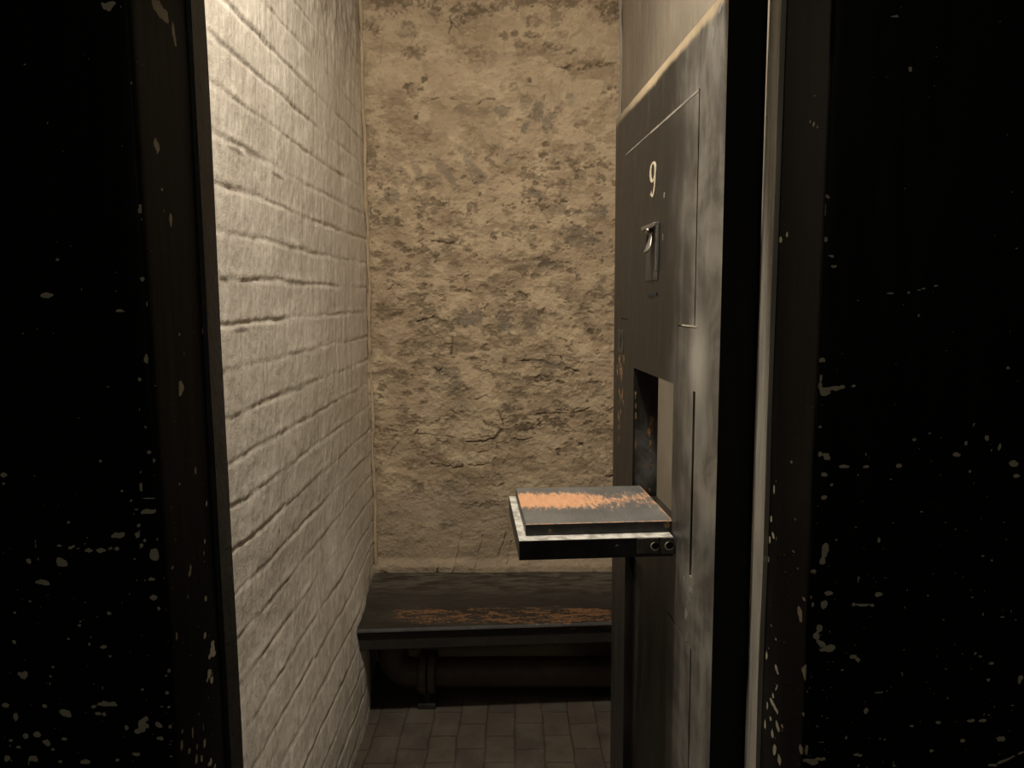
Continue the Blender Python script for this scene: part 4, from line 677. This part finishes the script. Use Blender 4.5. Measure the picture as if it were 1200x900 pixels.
# ------------------------------------------------------------------ bench
bench = bpy.data.objects.new('bench', None); COL.objects.link(bench); bench.location = (-.08, 2.7, 0)
tag(bench, 'low black bench against the rough back wall, its top worn brown', 'bench')
def bench_prism(bm, prof, xl, xr):
    """prof: (y offset from the front edge, z); the front runs slightly askew, the left end follows the wall"""
    def pt(side, dy, z):
        f = 2.417 if side == 0 else 2.476
        y = f + dy
        x = (xl if side == 0 else xr)
        if side == 0: x = x - .040 * min(1, max(0, dy) / .52)
        return (x + .08, y - 2.7, z)
    A = [bm.verts.new(pt(0, *p)) for p in prof]; B_ = [bm.verts.new(pt(1, *p)) for p in prof]
    n = len(prof)
    for i in range(n): bm.faces.new((A[i], A[(i + 1) % n], B_[(i + 1) % n], B_[i]))
    bm.faces.new(A); bm.faces.new(B_)
bm = bmesh.new()
prof = [(.006, .362), (.0, .366), (-.003, .371), (.0, .376), (.006, .380), (.54, .380), (.54, .355), (.006, .355)]
bench_prism(bm, prof, -.549, .408)
tb = bm_obj('bench_top', bm, M['bench'], bench, .001)
# the top's own wear pattern is laid out from the back wall
bm = bmesh.new(); bench_prism(bm, [(.014, .300), (.014, .3555), (.042, .3555), (.042, .300)], -.545, .408); bm_obj('front_rail', bm, M['apron'], bench, .003)
for i, sx in enumerate((-.35, .05, .36)):
    bm = bmesh.new(); add_box(bm, (sx + .08 - .02, 2.53 - 2.7, .300), (sx + .08 + .02, 2.952 - 2.7, .355)); bm_obj('bearer', bm, M['apron'], bench, .003)

# ------------------------------------------------------------------ heating pipe under the bench
pipe = bpy.data.objects.new('heating_pipe', None); COL.objects.link(pipe); pipe.location = (-.337, 2.655, 0)
tag(pipe, 'rusty cast iron pipe running under the bench with a flanged joint', 'pipe')
ox, oy = .337, -2.655
PY, PZ, PR = 2.655, .104, .054
bm = bmesh.new(); add_tube(bm, [(x + ox, PY + oy, PZ) for x in np.linspace(-.36, .405, 12)], PR, 40); bm_obj('straight_pipe', bm, M['iron'], pipe)
bm = bmesh.new(); pts = [(-.315 + ox, PY + oy, PZ), (-.36 + ox, PY + oy, PZ)]
RB = .075
for k in range(0, 13):
    a = PI / 2 * k / 12; pts.append((-.398 + ox - RB * math.sin(a), PY + oy, PZ + RB - RB * math.cos(a)))
pts += [(-.398 - RB + ox, PY + oy, .2), (-.398 - RB + ox, PY + oy, .298)]
add_tube(bm, pts, PR, 40); bm_obj('elbow', bm, M['iron'], pipe)
for dx, r in ((-.016, .079), (.016, .079)):
    bm = bmesh.new()
    x = -.337 + dx + ox
    pf = [(-.0135, PR + .001), (-.0135, r - .003), (-.0105, r), (.0105, r), (.0135, r - .003), (.0135, PR + .001)]
    n = 44; rings = [[bm.verts.new((x + a, PY + oy + b * math.cos(2 * PI * k / n), PZ + b * math.sin(2 * PI * k / n))) for k in range(n)] for a, b in pf]
    for A, C in zip(rings, rings[1:] + rings[:1]):
        for k in range(n): bm.faces.new((A[k], A[(k + 1) % n], C[(k + 1) % n], C[k]))
    fl = bm_obj('flange', bm, M['flange'], pipe)
    if dx < 0:
        for k in range(6):
            a = 2 * PI * (k + .5) / 6; cy, cz = PY + oy + .066 * math.cos(a), PZ + .066 * math.sin(a)
            bm = bmesh.new(); add_tube(bm, [(x - .022, cy, cz), (x - .010, cy, cz)], .0075, 6); bm_obj('bolt', bm, M['flange'], fl)
bm = bmesh.new()
add_box(bm, (-.337 - .034 + ox, PY - .080 + oy, .0), (-.337 + .034 + ox, PY + .05 + oy, .022)); add_box(bm, (-.337 - .014 + ox, PY - .06 + oy, .018), (-.337 + .014 + ox, PY + .03 + oy, .05))
bm_obj('foot', bm, M['black'], pipe, .004)

# ------------------------------------------------------------------ light
def area(name, loc, rot, size, power, col):
    l = bpy.data.lights.new(name, 'AREA'); l.shape = 'DISK'; l.size = size; l.energy = power; l.color = col
    o = bpy.data.objects.new(name, l); COL.objects.link(o); o.location = loc; o.rotation_euler = rot
    return o
area('cell_lamp', (-.22, 1.14, 3.06), (math.radians(6), 0, 0), .13, 45, (1, .915, .79))
area('passage_fill', (.2, -1.5, 2.3), (math.radians(62), 0, 0), .5, 3.6, (1, .92, .75))  # unseen fill light, added to lift the black front and its chips

w = bpy.data.worlds.new('World'); scene.world = w; w.use_nodes = True
w.node_tree.nodes['Background'].inputs[0].default_value = (.9, .75, .55, 1); w.node_tree.nodes['Background'].inputs[1].default_value = .0008

# ------------------------------------------------------------------ camera
cam = bpy.data.cameras.new('camera'); cam.sensor_width = 36; cam.lens = 870 / 1200 * 36; cam.clip_start = .02
co = bpy.data.objects.new('camera', cam); COL.objects.link(co)
pitch = math.atan(100 / 870); yaw = math.atan(5 / 870); roll = math.atan(.00662)
co.matrix_world = Matrix.Translation((0, 0, 1.5)) @ Matrix.Rotation(yaw, 4, 'Z') @ Matrix.Rotation(PI / 2 - pitch, 4, 'X') @ Matrix.Rotation(-roll, 4, 'Z')
scene.camera = co
scene.view_settings.view_transform = 'Standard'; scene.view_settings.look = 'None'; scene.view_settings.gamma = 1; scene.view_settings.use_curve_mapping = False
scene.view_settings.exposure = 0.0
